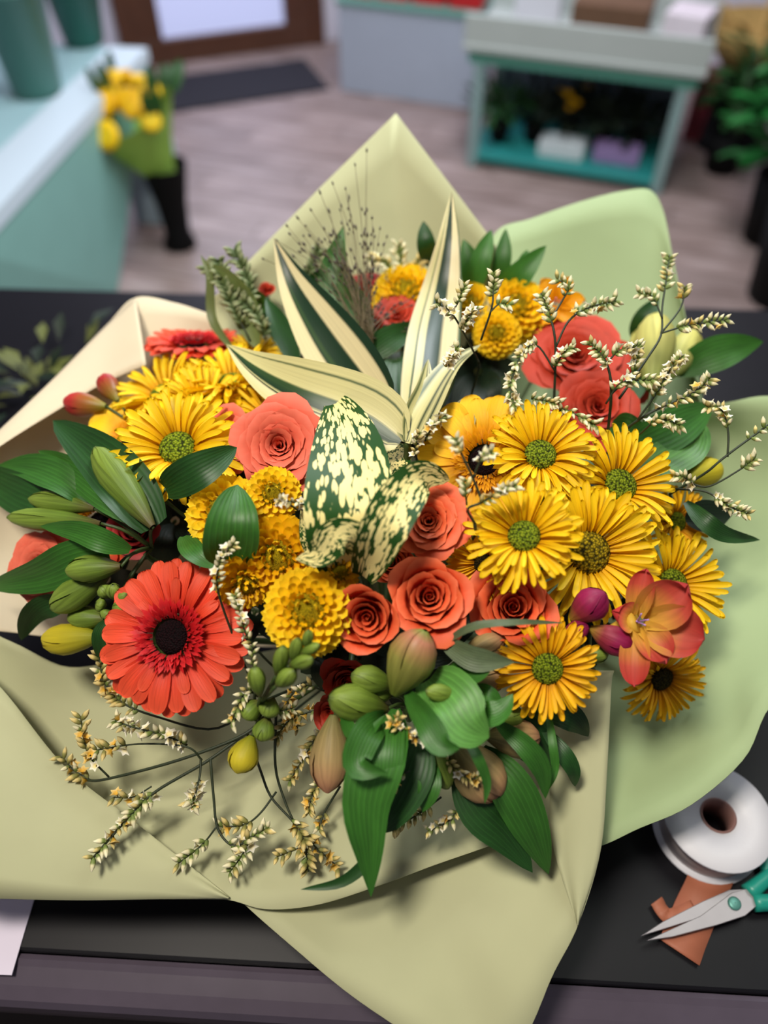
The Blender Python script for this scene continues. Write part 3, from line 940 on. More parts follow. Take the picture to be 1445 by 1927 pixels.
def spray(label, branches, seed=0, size=1.0, group='statice sprays', lead=None, name='statice_spray'):
    """branches: (points (px, py, zc), radius in mm, number of florets, start, share open, tone)"""
    rr = random.Random(seed)
    p0 = at(*branches[0][0][0])
    sp = stem_pts(p0, Vector((0, -0.2, 0.98)), 0.03)
    root = empty(name, sp[-1], label, 'flower spray', group)
    part('stem', tube_mesh('stem', sp, 0.0012, M_TWIG, 5, 12), root)
    for pts, rad, cnt, start, opn, tone in branches:
        P = [at(*p) for p in pts]
        n = max(6, 4 * len(P))
        part('branch', tube_mesh('branch', P, rad * 0.001, M_TWIG, 5, n, rad * 0.0007), root)
        S = spline(P, 60)
        cnt = int(cnt * 1.25)
        for k in range(cnt):
            f = start + (1 - start) * (k / max(1, cnt - 1))
            i = min(58, int(f * 59)); c = S[i]; t = (S[i + 1] - S[i]).normalized()
            side = t.cross((CAM - c).normalized()).normalized() * (1 if k % 2 else -1)
            front = (CAM - c).normalized()
            d = (t * rr.uniform(0.35, 0.9) + side * rr.uniform(0.3, 0.9) + front * rr.uniform(-0.1, 0.9)).normalized()
            z = (c - CAM).dot(FWD)
            is_open = rr.random() < opn and f < 0.9
            s = (14.5 if is_open else 20) * size * rr.uniform(0.8, 1.2) * z / FPX
            tn = tone if rr.random() < 0.85 or tone == 'g' else ('y' if tone == 'w' else 'w')
            part('floret' if is_open else 'bud', (FLO if is_open else FB)[tn], root, frame(c, d, rr.uniform(0, 6), s))
    return root


# ------------------------------------------------------------------ the flowers of the bouquet
daisy(335, 845, 128, (-.32, .55), -.015, 'yellow daisy chrysanthemum with green disc at the front of the left cluster', seed=1)
daisy(385, 768, 100, (.0, .9), .015, 'yellow daisy chrysanthemum with half-hidden green disc just behind the front left one', seed=2)
daisy(310, 742, 104, (-1.0, 1.7), .02, 'leftmost yellow daisy chrysanthemum, seen from the side beside the cream paper fold', seed=3)
daisy(432, 722, 104, (-.6, 1.9), .015, 'yellow daisy chrysanthemum seen side-on at the top of the left cluster', seed=4)
daisy(505, 778, 98, (-.7, 1.6), .02, 'yellow daisy chrysanthemum tucked under the big cream striped leaf', seed=5)
daisy(478, 672, 58, (.2, 1.3), .04, 'small yellow daisy chrysanthemum at the back of the left cluster', seed=6)
daisy(1016, 857, 112, (.22, .48), -.026, 'yellow daisy chrysanthemum with green disc overlapping the yellow gerbera', seed=7)
daisy(1165, 914, 120, (.52, .40), -.005, 'yellow daisy chrysanthemum directly below the red orange roses at the right', seed=8)
daisy(986, 1010, 114, (.02, .34), -.024, 'yellow daisy chrysanthemum with round green disc in the middle of the right cluster', seed=9)
daisy(1106, 1040, 140, (.36, .05), 0.0, 'large yellow daisy chrysanthemum with gold-rimmed disc behind the middle one', 'gold', seed=10, ds=1.0)
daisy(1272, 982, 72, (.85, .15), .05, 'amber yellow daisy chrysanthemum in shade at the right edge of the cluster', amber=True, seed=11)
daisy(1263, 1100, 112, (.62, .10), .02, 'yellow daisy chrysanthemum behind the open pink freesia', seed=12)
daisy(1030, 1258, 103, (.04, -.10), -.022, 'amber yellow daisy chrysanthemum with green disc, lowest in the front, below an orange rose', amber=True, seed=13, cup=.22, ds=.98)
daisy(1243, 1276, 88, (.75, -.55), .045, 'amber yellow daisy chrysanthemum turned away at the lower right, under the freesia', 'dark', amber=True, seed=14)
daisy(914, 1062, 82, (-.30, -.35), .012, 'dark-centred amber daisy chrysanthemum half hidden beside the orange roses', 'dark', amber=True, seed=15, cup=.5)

gerbera(325, 1198, 150, (-.42, .02), -.012, 'large coral red gerbera with black eye at the front left', 'coral', 1)
gerbera(912, 868, 134, (-.10, .25), .016, 'bright yellow gerbera with black eye left of the right daisy cluster', 'yellow', 2, cup=.2, n_out=17)
gerbera(365, 648, 92, (-.3, 3.6), .02, 'coral red gerbera seen edge-on at the back left beside cream paper', 'coral', 3, cup=.3)
gerbera(255, 830, 105, (-.5, .75), .03, 'yellow gerbera mostly hidden behind the front left daisies', 'yellow', 4, cup=.35, n_out=14)
gerbera(190, 985, 100, (-.5, .4), .045, 'two-tone coral and yellow gerbera behind the green buds at left', 'two', 5, cup=.3, n_out=18)

pompon(580, 1152, 74, (-.03, .1), -.012, 'bright yellow button chrysanthemum with every petal showing, left of the orange roses', seed=1, n=150)
pompon(527, 1046, 68, (-.1, -.15), .012, 'golden button chrysanthemum in the shade of the speckled leaf', 'gold', seed=2, n=140)
pompon(462, 1090, 52, (.25, -.65), .004, 'tight button chrysanthemum facing down right of the coral gerbera', 'gold', seed=3, n=120)
pompon(515, 930, 46, (-.1, .1), -.004, 'small button chrysanthemum under the salmon rose', seed=4, n=110)
pompon(425, 968, 66, (-.35, .2), .014, 'button chrysanthemum behind the upright ribbed green leaf', seed=5, n=130)
pompon(640, 1080, 32, (.0, .45), .0, 'tiny unopened button chrysanthemum at the foot of the speckled leaf', 'gold', seed=6, n=70)
pompon(765, 560, 58, (-.1, .7), .02, 'button chrysanthemum at the back, in front of the tall paper point', seed=7, n=150, joined=True)
pompon(968, 585, 56, (.2, .5), .0, 'larger of the two button chrysanthemums at the back right of the tall striped leaf', seed=8, n=150, joined=True)
pompon(884, 578, 42, (.0, .5), .01, 'button chrysanthemum directly right of the tall striped leaf', seed=9, n=130, joined=True)
pompon(935, 630, 40, (.0, .1), .012, 'golden button chrysanthemum tucked below the other two at the back right', seed=10, n=130, joined=True)

rose(525, 838, 88, (-.12, .12), -.01, 'full salmon pink rose under the big striped leaf at left', 'full', M_ROSE_PINK, 1)
rose(420, 826, 64, (-.5, .25), .002, 'smaller salmon rose squeezed between the left daisies and the full salmon rose', 'full', M_ROSE_PINK, 2)
rose(806, 980, 76, (.0, .15), -.004, 'orange rose with a dark hollow heart below the yellow gerbera', 'full', M_ROSE, 3)
rose(735, 1060, 50, (-.1, .1), .012, 'small orange rose partly hidden above the two front roses', 'tight', M_ROSE, 4)
rose(690, 1162, 72, (-.15, -.15), -.012, 'orange rose bud left of the largest orange rose at the front', 'tight', M_ROSE, 5)
rose(808, 1122, 86, (.0, .1), -.016, 'largest orange rose with swirled heart at the front centre', 'open', M_ROSE, 6)
rose(966, 1142, 86, (.05, .15), -.008, 'swirled orange rose above the lowest front daisy', 'open', M_ROSE, 7)
rose(1085, 665, 90, (.15, .6), .0, 'red orange rose at the back right behind statice twigs', 'full', M_ROSE_RED, 8)
rose(1128, 765, 76, (.2, .35), .0, 'red orange rose below the other at the back right', 'full', M_ROSE_RED, 9)
rose(1180, 700, 60, (.6, .3), .03, 'red orange rose half hidden at the far right of the back roses', 'full', M_ROSE_RED, 10)
rose(72, 1070, 68, (-.75, .05), .0, 'salmon rose at the far left edge below the green buds', 'full', M_ROSE_PINK, 11)
rose(748, 590, 46, (-.1, .8), .0, 'red orange rose at the back behind the fine grass', 'full', M_ROSE_RED, 12)
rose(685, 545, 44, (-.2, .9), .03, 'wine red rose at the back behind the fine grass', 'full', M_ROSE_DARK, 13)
rose(700, 622, 30, (-.2, .4), .02, 'small red orange rose bud behind the cream striped leaves', 'tight', M_ROSE_RED, 14)
rose(500, 545, 18, (-.2, .8), .02, 'tiny coral rosebud at the back left near the olive leaves', 'tight', M_ROSE_RED, 15)
rose(655, 1285, 52, (-.1, -.6), .03, 'shaded red orange rose under the front orange roses', 'open', M_ROSE_RED, 16)
rose(622, 1345, 42, (-.8, -.3), .015, 'folded red orange rose low at the front among alstroemeria buds', 'tight', M_ROSE_RED, 17)
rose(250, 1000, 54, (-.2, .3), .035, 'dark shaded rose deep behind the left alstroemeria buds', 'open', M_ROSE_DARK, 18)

# striped shoot
def stops_sym(edge, mid, dark): return None
CRM, CRM2, DG, DG2 = (218, 205, 158), (206, 199, 140), (24, 50, 30), (52, 78, 40)
S1 = striped_mat('stripe_broad', [(0, CRM), (.26, CRM), (.30, DG), (.34, DG2), (.40, DG), (.60, DG), (.64, CRM), (.86, CRM), (.90, DG), (1, DG)])
S2 = striped_mat('stripe_wide', [(0, DG2), (.03, CRM2), (.24, CRM), (.27, DG), (.29, CRM2), (.33, DG), (.52, DG2), (.56, CRM2), (.84, CRM2), (.87, DG2), (.90, CRM2), (1, CRM2)])
S3 = striped_mat('stripe_tall', [(0, DG2), (.05, CRM), (.2, CRM2), (.23, DG2), (.26, CRM), (.36, CRM2), (.39, DG), (.65, DG), (.69, CRM), (.95, CRM), (1, DG2)])
S4 = striped_mat('stripe_small', [(0, CRM2), (.2, DG2), (.3, CRM2), (.5, CRM2), (.58, DG), (.7, CRM2), (.82, DG), (.9, CRM2), (1, CRM2)])
base = at(766, 830, .60)
sp_ = stem_pts(base, Vector((0, 0, 1)), .03)
dr = empty('striped_dracaena_shoot', sp_[-1], 'cream and dark green striped leaf shoot rising from the centre of the bouquet', 'foliage')
part('stem', tube_mesh('stem', sp_, .003, M_STEM, 6, 14), dr)
leaf(dr, [(730, 778, .0), (655, 685, -.02), (600, 608, -.05), (552, 530, -.05), (515, 448, -.05)], 122, S1, .2, .22, 'tip', .1, .03, 22, 9)
leaf(dr, [(757, 828, -.01), (682, 776, -.03), (562, 730, -.05), (482, 690, -.05), (426, 648, -.05)], 130, S2, -.1, .18, 'tip', -.2, .02, 22, 9)
leaf(dr, [(790, 775, -.01), (808, 700, -.03), (818, 620, -.05), (832, 540, -.06), (844, 450, -.06), (850, 360, -.05)], 98, S3, .1, .2, 'ovate', .0, .03, 22, 9)
leaf(dr, [(770, 835, -.01), (800, 770, -.035), (850, 690, -.05), (905, 648, -.05)], 74, S4, .5, .3, 'tip', .9, .02, 20, 7)
leaf(dr, [(764, 830, -.012), (775, 780, -.03), (797, 730, -.04), (806, 676, -.045)], 42, S4, -.4, .35, 'lance', -.4, .0, 16, 7)
leaf(dr, [(860, 800, .0), (868, 760, -.02), (892, 765, -.025), (893, 800, -.02)], 16, S4, .3, .2, 'strap', .9, .0, 14, 5)
leaf(dr, [(905, 640, .03), (915, 590, .0), (935, 510, -.01)], 20, S4, .2, .3, 'lance', .2, .0, 14, 5)

# speckled shoot
K1, K2 = speckled_mat('speckle_large', 16, 19, 1.3), speckled_mat('speckle_fine', 15, 18, 4.1)
base = at(690, 1060, .55)
sp_ = stem_pts(base, Vector((0, 0, 1)), .03)
ds_ = empty('speckled_dracaena_shoot', sp_[-1], 'green leaf shoot speckled with cream spots in front of the orange roses', 'foliage')
part('stem', tube_mesh('stem', sp_, .003, M_STEM, 6, 14), ds_)
leaf(ds_, [(668, 1075, .015), (658, 980, -.035), (655, 860, -.055), (640, 780, -.04), (618, 734, -.035)], 160, K1, -.1, .22, 'ovate', .1, .03, 22, 9)
leaf(ds_, [(684, 1085, -.005), (718, 1005, -.045), (756, 935, -.06), (798, 895, -.055), (846, 904, -.04)], 90, K2, .15, .25, 'broad', -.35, .03, 22, 9)
leaf(ds_, [(688, 1060, -.01), (668, 1015, -.04), (630, 1012, -.045), (598, 1045, -.035), (556, 1052, -.03)], 72, K2, .7, .2, 'lance', -.5, .03, 20, 7)
leaf(ds_, [(596, 1065, .0), (580, 1010, -.01), (566, 960, -.01)], 40, K2, .9, .3, 'lance', .9, .0, 14, 7)
leaf(ds_, [(720, 900, .03), (745, 860, .02), (768, 838, .02)], 60, K1, .2, .2, 'lance', .2, .0, 14, 7)

# green leaves standing alone between the flowers: each a stem with its leaf
def lone_leaf(label, pts, w, mat, **k):
    A = at(pts[0][0], pts[0][1], dome(pts[0][0], pts[0][1]) + pts[0][2])
    sp_ = stem_pts(A, Vector((0, 0, 1)), .02)
    r = empty('leafy_stem', sp_[-1], label, 'foliage', 'single green leaves')
    part('stem', tube_mesh('stem', sp_, .0016, M_STEM, 5, 12), r)
    leaf(r, pts, w, mat, **k)
    return r
L = lone_leaf
r_ = L('tall pointed green leaf standing before the fine grass', [(676, 655, .02), (655, 590, -.02), (630, 515, -.03), (646, 425, -.03)], 92, M_LEAF, prof='ovate', fold=.3, roll=.2)
leaf(r_, [(610, 620, .03), (595, 545, .0), (600, 505, -.01)], 46, M_LEAF_D)
L('upright ribbed green leaf in front of a yellow button chrysanthemum', [(432, 1058, -.005), (437, 990, -.03), (447, 912, -.04)], 104, M_LEAF, prof='broad', fold=.3)
L('dark green leaf under the front left daisy, its tip against the salmon rose', [(312, 920, -.01), (355, 895, -.045), (400, 870, -.05), (446, 842, -.045)], 70, M_LEAF_D, prof='broad')
r_ = L('olive green leaves arching at the back left edge', [(485, 650, .01), (462, 580, -.02), (430, 530, -.03), (384, 498, -.02)], 62, M_LEAF_O, roll=.5)
leaf(r_, [(530, 650, .02), (500, 580, .0), (450, 535, -.02), (395, 510, -.02)], 38, M_LEAF, roll=.6)
leaf(r_, [(560, 690, .0), (530, 620, -.01), (500, 560, -.01)], 40, M_LEAF_D)
leaf(r_, [(440, 660, .0), (400, 600, -.02), (395, 520, -.03), (378, 480, -.03)], 18, M_LEAF_O, roll=.3)
L('dark leaf lying behind the striped shoot, below the back roses', [(690, 670, .01), (730, 640, -.01), (790, 608, -.01)], 52, M_LEAF_D)
L('deep green ribbed leaf in the shade between the two tall striped leaves', [(770, 830, .03), (760, 740, .02), (752, 660, .02)], 120, M_LEAF_D, prof='broad')
r_ = L('blurred green leaves at the back right of the tall striped leaf', [(940, 560, .02), (975, 520, -.01), (1028, 462, -.02)], 50, M_LEAF)
for p, w_ in (([(885, 560, .02), (905, 490, .0), (925, 432, .0)], 40), ([(930, 550, .03), (945, 490, .01), (952, 430, .01)], 34), ([(880, 540, .03), (882, 490, .02), (872, 450, .02)], 34), ([(965, 540, .03), (985, 500, .02), (992, 470, .02)], 30)):
    leaf(r_, p, w_, M_LEAF)
L('small dark upright leaf against the tall paper point', [(812, 500, .03), (802, 460, .0), (797, 416, .0)], 36, M_LEAF_D)

# left alstroemeria
def als(label, node, bits, dz=.03):
    A = at(node[0], node[1], dome(*node) + dz)
    sp_ = stem_pts(A, Vector((0, 0, 1)), .02)
    r = empty('alstroemeria_stem', sp_[-1], label, 'flower', 'alstroemeria stems')
    part('stem', tube_mesh('stem', sp_, .0022, M_STEM, 6, 14), r)
    for b in bits:
        if b[0] == 'bud':
            _, ba, ti, rp, m = b
            bud(r, ba, ti, rp, m)
            Bp = at(ba[0], ba[1], dome(ba[0], ba[1]) + ba[2])
            part('stalk', tube_mesh('stalk', [A, A.lerp(Bp, .5) + Vector((0, 0, .006)), Bp], .0016, M_STEM, 6, 8, .0012), r)
        else:
            _, pts, w_, m, k = b
            leaf(r, pts, w_, m, **k)
    return r
D = dict
als('alstroemeria stem with green buds and broad dark leaves at the far left', (285, 1030), [
    ('leaf', [(292, 992, .0), (235, 910, -.03), (175, 850, -.045), (100, 791, -.04)], 100, M_LEAF_D, D(prof='broad', fold=.35)),
    ('leaf', [(287, 990, .005), (200, 930, -.02), (130, 880, -.03), (72, 848, -.025)], 62, M_LEAF, D(roll=.4)),
    ('leaf', [(178, 955, .0), (120, 905, -.03), (60, 880, -.03), (-5, 876, -.02)], 64, M_LEAF, D(roll=-.3)),
    ('leaf', [(130, 965, .01), (60, 940, -.01), (0, 910, -.01), (-60, 870, 0)], 78, M_LEAF_D, D(roll=.2)),
    ('leaf', [(245, 1035, -.005), (190, 1015, -.03), (140, 998, -.035), (76, 990, -.03)], 48, M_LEAF, D(roll=.3)),
    ('leaf', [(205, 1040, .0), (140, 1055, -.02), (70, 1085, -.02), (-25, 1104, -.01)], 82, M_LEAF, D(roll=.2, prof='broad')),
    ('leaf', [(140, 1125, .015), (85, 1140, .0), (55, 1165, .0), (40, 1205, .01)], 54, M_LEAF_D, D(roll=.5)),
    ('leaf', [(205, 1165, .0), (188, 1200, -.005), (195, 1255, .01)], 30, M_LEAF_D, D()),
    ('leaf', [(345, 1010, .01), (365, 1040, -.01), (405, 1070, -.005)], 44, M_LEAF, D(roll=.3)),
    ('bud', (288, 992, -.01), (178, 843, -.055), 31, M_BUD), ('bud', (178, 958, -.01), (54, 938, -.02), 20, M_BUD),
    ('bud', (190, 985, -.01), (14, 973, -.02), 21, M_BUD), ('bud', (228, 1066, -.01), (124, 1074, -.025), 25, M_BUD),
    ('bud', (205, 1080, .0), (96, 1146, -.015), 28, M_BUD), ('bud', (205, 1165, .01), (128, 1162, .0), 22, M_BUD),
    ('bud', (190, 1198, .0), (80, 1206, -.005), 28, M_BUD_Y)])
r_ = None
A_ = at(215, 1150, dome(215, 1150))
sp_ = stem_pts(A_, Vector((0, 0, 1)), .02)
sd = empty('freesia_stem', sp_[-1], 'knot of small tight green buds at the left edge of the coral gerbera', 'flower')
part('stem', tube_mesh('stem', sp_, .0014, M_STEM, 5, 12), sd)
for (x, y, x2, y2) in ((205, 1125, 190, 1103), (215, 1128, 212, 1100), (222, 1135, 240, 1118), (200, 1140, 180, 1135), (215, 1142, 235, 1145), (208, 1150, 195, 1165)):
    bud(sd, (x, y, -.01), (x2, y2, -.02), 13, M_BUD)

als('front alstroemeria stem with pinkish green buds and drooping leaves', (770, 1330), [
    ('bud', (742, 1306, -.015), (800, 1186, -.03), 42, M_BUD_P), ('bud', (728, 1335, .0), (618, 1312, -.02), 33, M_BUD), ('bud', (740, 1290, .0), (660, 1270, -.01), 25, M_BUD), ('bud', (735, 1310, .01), (690, 1300, .0), 20, M_BUD),
    ('bud', (628, 1345, .01), (616, 1492, .0), 36, M_BUD_W), ('bud', (850, 1395, .0), (938, 1500, .0), 46, M_BUD_W), ('bud', (815, 1400, .0), (842, 1485, .0), 22, M_BUD), ('bud', (865, 1310, -.03), (800, 1300, -.035), 16, M_BUD),
    ('bud', (870, 1235, .0), (950, 1200, .0), 26, M_BUD_W), ('bud', (868, 1275, .015), (955, 1268, .01), 32, M_BUD_W), ('bud', (915, 1385, .0), (1015, 1392, .0), 34, M_BUD_W), ('bud', (930, 1350, .0), (985, 1345, .0), 20, M_BUD),
    ('leaf', [(722, 1345, .0), (712, 1420, -.03), (690, 1510, -.035), (694, 1600, -.03), (698, 1688, -.02)], 104, M_LEAF, D(prof='ovate', wave=.3, fold=.3)),
    ('leaf', [(722, 1345, -.005), (690, 1380, -.035), (672, 1440, -.045), (730, 1455, -.05)], 60, M_LEAF, D(roll=.6, roll1=-.4, wave=.3)),
    ('leaf', [(745, 1335, .0), (735, 1400, -.03), (728, 1470, -.035), (712, 1560, -.02)], 60, M_LEAF, D(roll=-.3)),
    ('leaf', [(808, 1278, -.01), (850, 1320, -.04), (880, 1365, -.05), (920, 1388, -.05)], 112, M_LEAF_L, D(prof='broad', roll=.1)),
    ('leaf', [(768, 1305, -.02), (800, 1355, -.05), (830, 1400, -.06), (866, 1408, -.065)], 52, M_LEAF, D(roll=-.3, wave=.3)),
    ('leaf', [(880, 1330, -.01), (915, 1345, -.035), (945, 1335, -.04), (965, 1306, -.04)], 50, M_LEAF, D(roll=.3)),
    ('leaf', [(885, 1305, .0), (915, 1308, -.02), (945, 1320, -.02)], 40, M_LEAF, D(roll=.3)),
    ('leaf', [(935, 1360, -.01), (990, 1405, -.03), (1020, 1450, -.03), (1026, 1503, -.02)], 42, M_LEAF, D(roll=-.2)),
    ('leaf', [(1030, 1330, .0), (1040, 1400, -.02), (1044, 1450, -.02), (1028, 1492, -.02)], 16, M_LEAF, D()),
    ('leaf', [(1020, 1370, .01), (1060, 1420, -.01), (1078, 1450, -.01), (1082, 1480, .0)], 34, M_LEAF_D, D(roll=.3)),
    ('leaf', [(1000, 1330, .02), (1060, 1345, .0), (1085, 1358, .0), (1107, 1386, .01)], 50, M_LEAF_D, D()),
    ('leaf', [(960, 1360, .02), (1000, 1390, .01), (1040, 1440, .02)], 90, M_LEAF_D, D(prof='broad')),
    ('leaf', [(905, 1410, .01), (960, 1480, -.01), (1000, 1560, -.01), (1032, 1645, .0)], 84, M_LEAF, D(fold=.15)),
    ('leaf', [(860, 1450, .01), (900, 1520, .0), (950, 1570, .0), (1002, 1642, .0)], 82, M_LEAF_D, D(fold=.15)),
    ('leaf', [(868, 1380, -.02), (895, 1420, -.04), (915, 1470, -.04), (912, 1512, -.04)], 22, M_LEAF, D(roll=.4)),
    ('leaf', [(790, 1400, .0), (770, 1460, -.01), (740, 1520, -.01), (712, 1565, .0)], 88, M_LEAF_D, D(prof='broad')),
    ('leaf', [(805, 1430, .0), (808, 1480, -.015), (795, 1528, -.01)], 44, M_LEAF, D()),
    ('leaf', [(715, 1560, .0), (690, 1620, -.01), (640, 1660, -.015), (566, 1674, -.02)], 24, M_LEAF_D, D(roll=.3)),
    ('leaf', [(825, 1200, -.01), (880, 1235, -.03), (920, 1243, -.035), (968, 1246, -.04)], 46, M_LEAF_G, D(roll=-.2)),
    ('leaf', [(830, 1215, -.01), (890, 1180, -.035), (970, 1172, -.045), (1058, 1172, -.035)], 18, M_LEAF_G, D(roll=.6)),
    ('leaf', [(840, 1290, .0), (870, 1270, -.02), (900, 1262, -.03), (928, 1240, -.03)], 54, M_LEAF, D(roll=.3)),
    ('leaf', [(640, 1325, -.005), (660, 1380, -.03), (690, 1385, -.03), (725, 1345, -.02)], 34, M_LEAF, D(roll=.7)),
])
als('alstroemeria stem with pale yellow flower and glossy leaves at the right edge', (1210, 800), [
    ('bud', (1225, 735, -.005), (1236, 590, -.02), 36, M_ALS), ('bud', (1250, 715, .0), (1310, 625, .0), 28, M_ALS), ('bud', (1230, 730, .01), (1200, 620, .01), 24, M_ALS),
    ('bud', (1290, 900, .0), (1352, 880, -.005), 28, M_BUD_Y),
    ('leaf', [(1270, 700, .0), (1330, 672, -.03), (1380, 655, -.03), (1436, 643, -.02)], 66, M_LEAF, D(fold=.2)),
    ('leaf', [(1195, 640, .02), (1212, 600, .0), (1240, 560, .0)], 40, M_LEAF_D, D()),
    ('leaf', [(1190, 840, .0), (1250, 815, -.02), (1295, 790, -.025), (1340, 765, -.02)], 80, M_LEAF, D(prof='broad')),
    ('leaf', [(1215, 890, .005), (1270, 860, -.01), (1305, 835, -.015), (1318, 795, -.01)], 80, M_LEAF_L, D(prof='broad', roll=.5)),
    ('leaf', [(1150, 800, .01), (1180, 815, .0), (1225, 830, .0)], 70, M_LEAF, D()),
    ('leaf', [(1290, 945, .0), (1330, 985, -.02), (1370, 1008, -.02), (1430, 1016, -.01)], 36, M_LEAF_D, D(roll=.3)),
    ('leaf', [(1180, 760, .02), (1200, 720, .0), (1205, 680, .0)], 36, M_LEAF_D, D()),
    ('leaf', [(1290, 980, .03), (1330, 970, .02), (1380, 965, .02)], 60, M_LEAF_DD, D())])

# freesias
def freesia(label, node, dz, bits, group='freesia stems'):
    A = at(node[0], node[1], dome(*node) + dz)
    sp_ = stem_pts(A, Vector((0, 0, 1)), .02)
    r = empty('freesia_stem', sp_[-1], label, 'flower', group)
    part('stem', tube_mesh('stem', sp_, .0016, M_STEM, 6, 14), r)
    for ba, ti, rp, m in bits:
        bud(r, ba, ti, rp, m)
        Bp = at(ba[0], ba[1], dome(ba[0], ba[1]) + ba[2])
        part('stalk', tube_mesh('stalk', [A, A.lerp(Bp, .5), Bp], .0013, M_STEM, 6, 6), r)
    return r
fz = freesia('pink and yellow freesia with one open bloom and magenta buds at the right', (1110, 1245), .02, [
    ((1075, 1165, -.015), (1140, 1116, -.04), 30, M_BUD_M), ((1110, 1182, -.02), (1192, 1222, -.045), 26, M_BUD_M),
    ((1058, 1195, -.01), (1108, 1180, -.03), 18, M_BUD_M), ((1095, 1232, -.01), (1145, 1230, -.02), 17, M_BUD)])
def bloom(parent, tube0, throat, r_px, petals, mat, nst=4):
    """tube0, throat: (px, py, dz); petals: (angle, length, width, open)"""
    A = at(tube0[0], tube0[1], dome(tube0[0], tube0[1]) + tube0[2]); B = at(throat[0], throat[1], dome(throat[0], throat[1]) + throat[2])
    s = r_px * (B - CAM).dot(FWD) / FPX
    d = (B - A).normalized()
    b = part('flower_tube', tube_mesh('flower_tube', [A, A.lerp(B, .5), B], s * .10, mat, 10, 8, s * .26), parent)
    n = facing(B, *throat[3]) if len(throat) > 3 else d
    M0 = frame(B, n, 0, s)
    inv = Matrix.Translation(-wloc(b))
    for (a, ln, wd, op, tw) in petals:
        me = blade('petal', ln, wd, mat, 11, 7, .55, .45, .16, .28, y0=0)
        t = bpy.data.objects.new('petal', me); COL.objects.link(t); t.parent = b
        t.matrix_basis = inv @ M0 @ rot_petal(math.radians(a - 90), math.radians(90 - op), .12, 1, tw)
    for k in range(nst):
        a = k * 1.7
        t = bpy.data.objects.new('stamen', tube_mesh('stamen', [(0, 0, -.1), (.06 * math.cos(a), .06 * math.sin(a), .25), (.13 * math.cos(a), .13 * math.sin(a), .5)], .018, M_STAMEN, 5, 6)); COL.objects.link(t); t.parent = b
        t.matrix_basis = inv @ M0
bloom(fz, (1140, 1190, -.02), (1198, 1170, -.045, (.25, .1)), 84, [(-18, 1.3, 1.15, 66, .1), (35, 1.25, 1.1, 50, .1), (85, 1.1, .6, 56, -.4), (160, .5, .7, 40, 0), (-62, .95, .8, 60, 0), (-100, 1.3, .66, 76, .3)], M_FREESIA)
freesia('freesia with two red buds against the cream paper at left', (255, 800), .02, [((200, 765, -.01), (120, 758, -.02), 22, M_BUD_R), ((222, 755, -.005), (192, 708, -.015), 19, M_BUD_R)])
f2 = freesia('freesia tip with a ladder of green buds below the bright button chrysanthemum', (485, 1330), .0, [
    ((490, 1310, -.03), (478, 1255, -.04), 16, M_BUD), ((520, 1290, -.035), (555, 1262, -.045), 16, M_BUD), ((520, 1270, -.035), (535, 1215, -.045), 14, M_BUD), ((545, 1252, -.04), (590, 1240, -.05), 13, M_BUD),
    ((550, 1245, -.04), (562, 1200, -.05), 12, M_BUD), ((565, 1230, -.045), (602, 1213, -.05), 10, M_BUD), ((575, 1220, -.045), (582, 1185, -.052), 10, M_BUD)])
part('bud_stalk', tube_mesh('bud_stalk', [at(485, 1340, .57), at(500, 1310, .535), at(535, 1260, .52), at(578, 1215, .515)], .0017, M_STEM, 6, 10, .001), f2)
freesia('freesia with round green buds and one yellow bud low at the front left', (500, 1320), .02, [
    ((490, 1320, .0), (456, 1350, -.005), 20, M_BUD), ((515, 1315, .0), (500, 1350, -.01), 19, M_BUD), ((505, 1350, .0), (490, 1395, -.005), 20, M_BUD), ((475, 1385, .0), (445, 1455, -.01), 27, M_BUD_Y)])
f3 = freesia('golden orange freesia at the back right by the green paper', (1030, 640), .03, [((1000, 600, .01), (985, 545, .0), 16, M_FREESIA_O)])
bloom(f3, (1030, 620, .02), (1045, 575, .0, (.1, .4)), 46, [(a, 1.1, .7, 55, 0) for a in range(0, 360, 60)], M_FREESIA_O, 3)

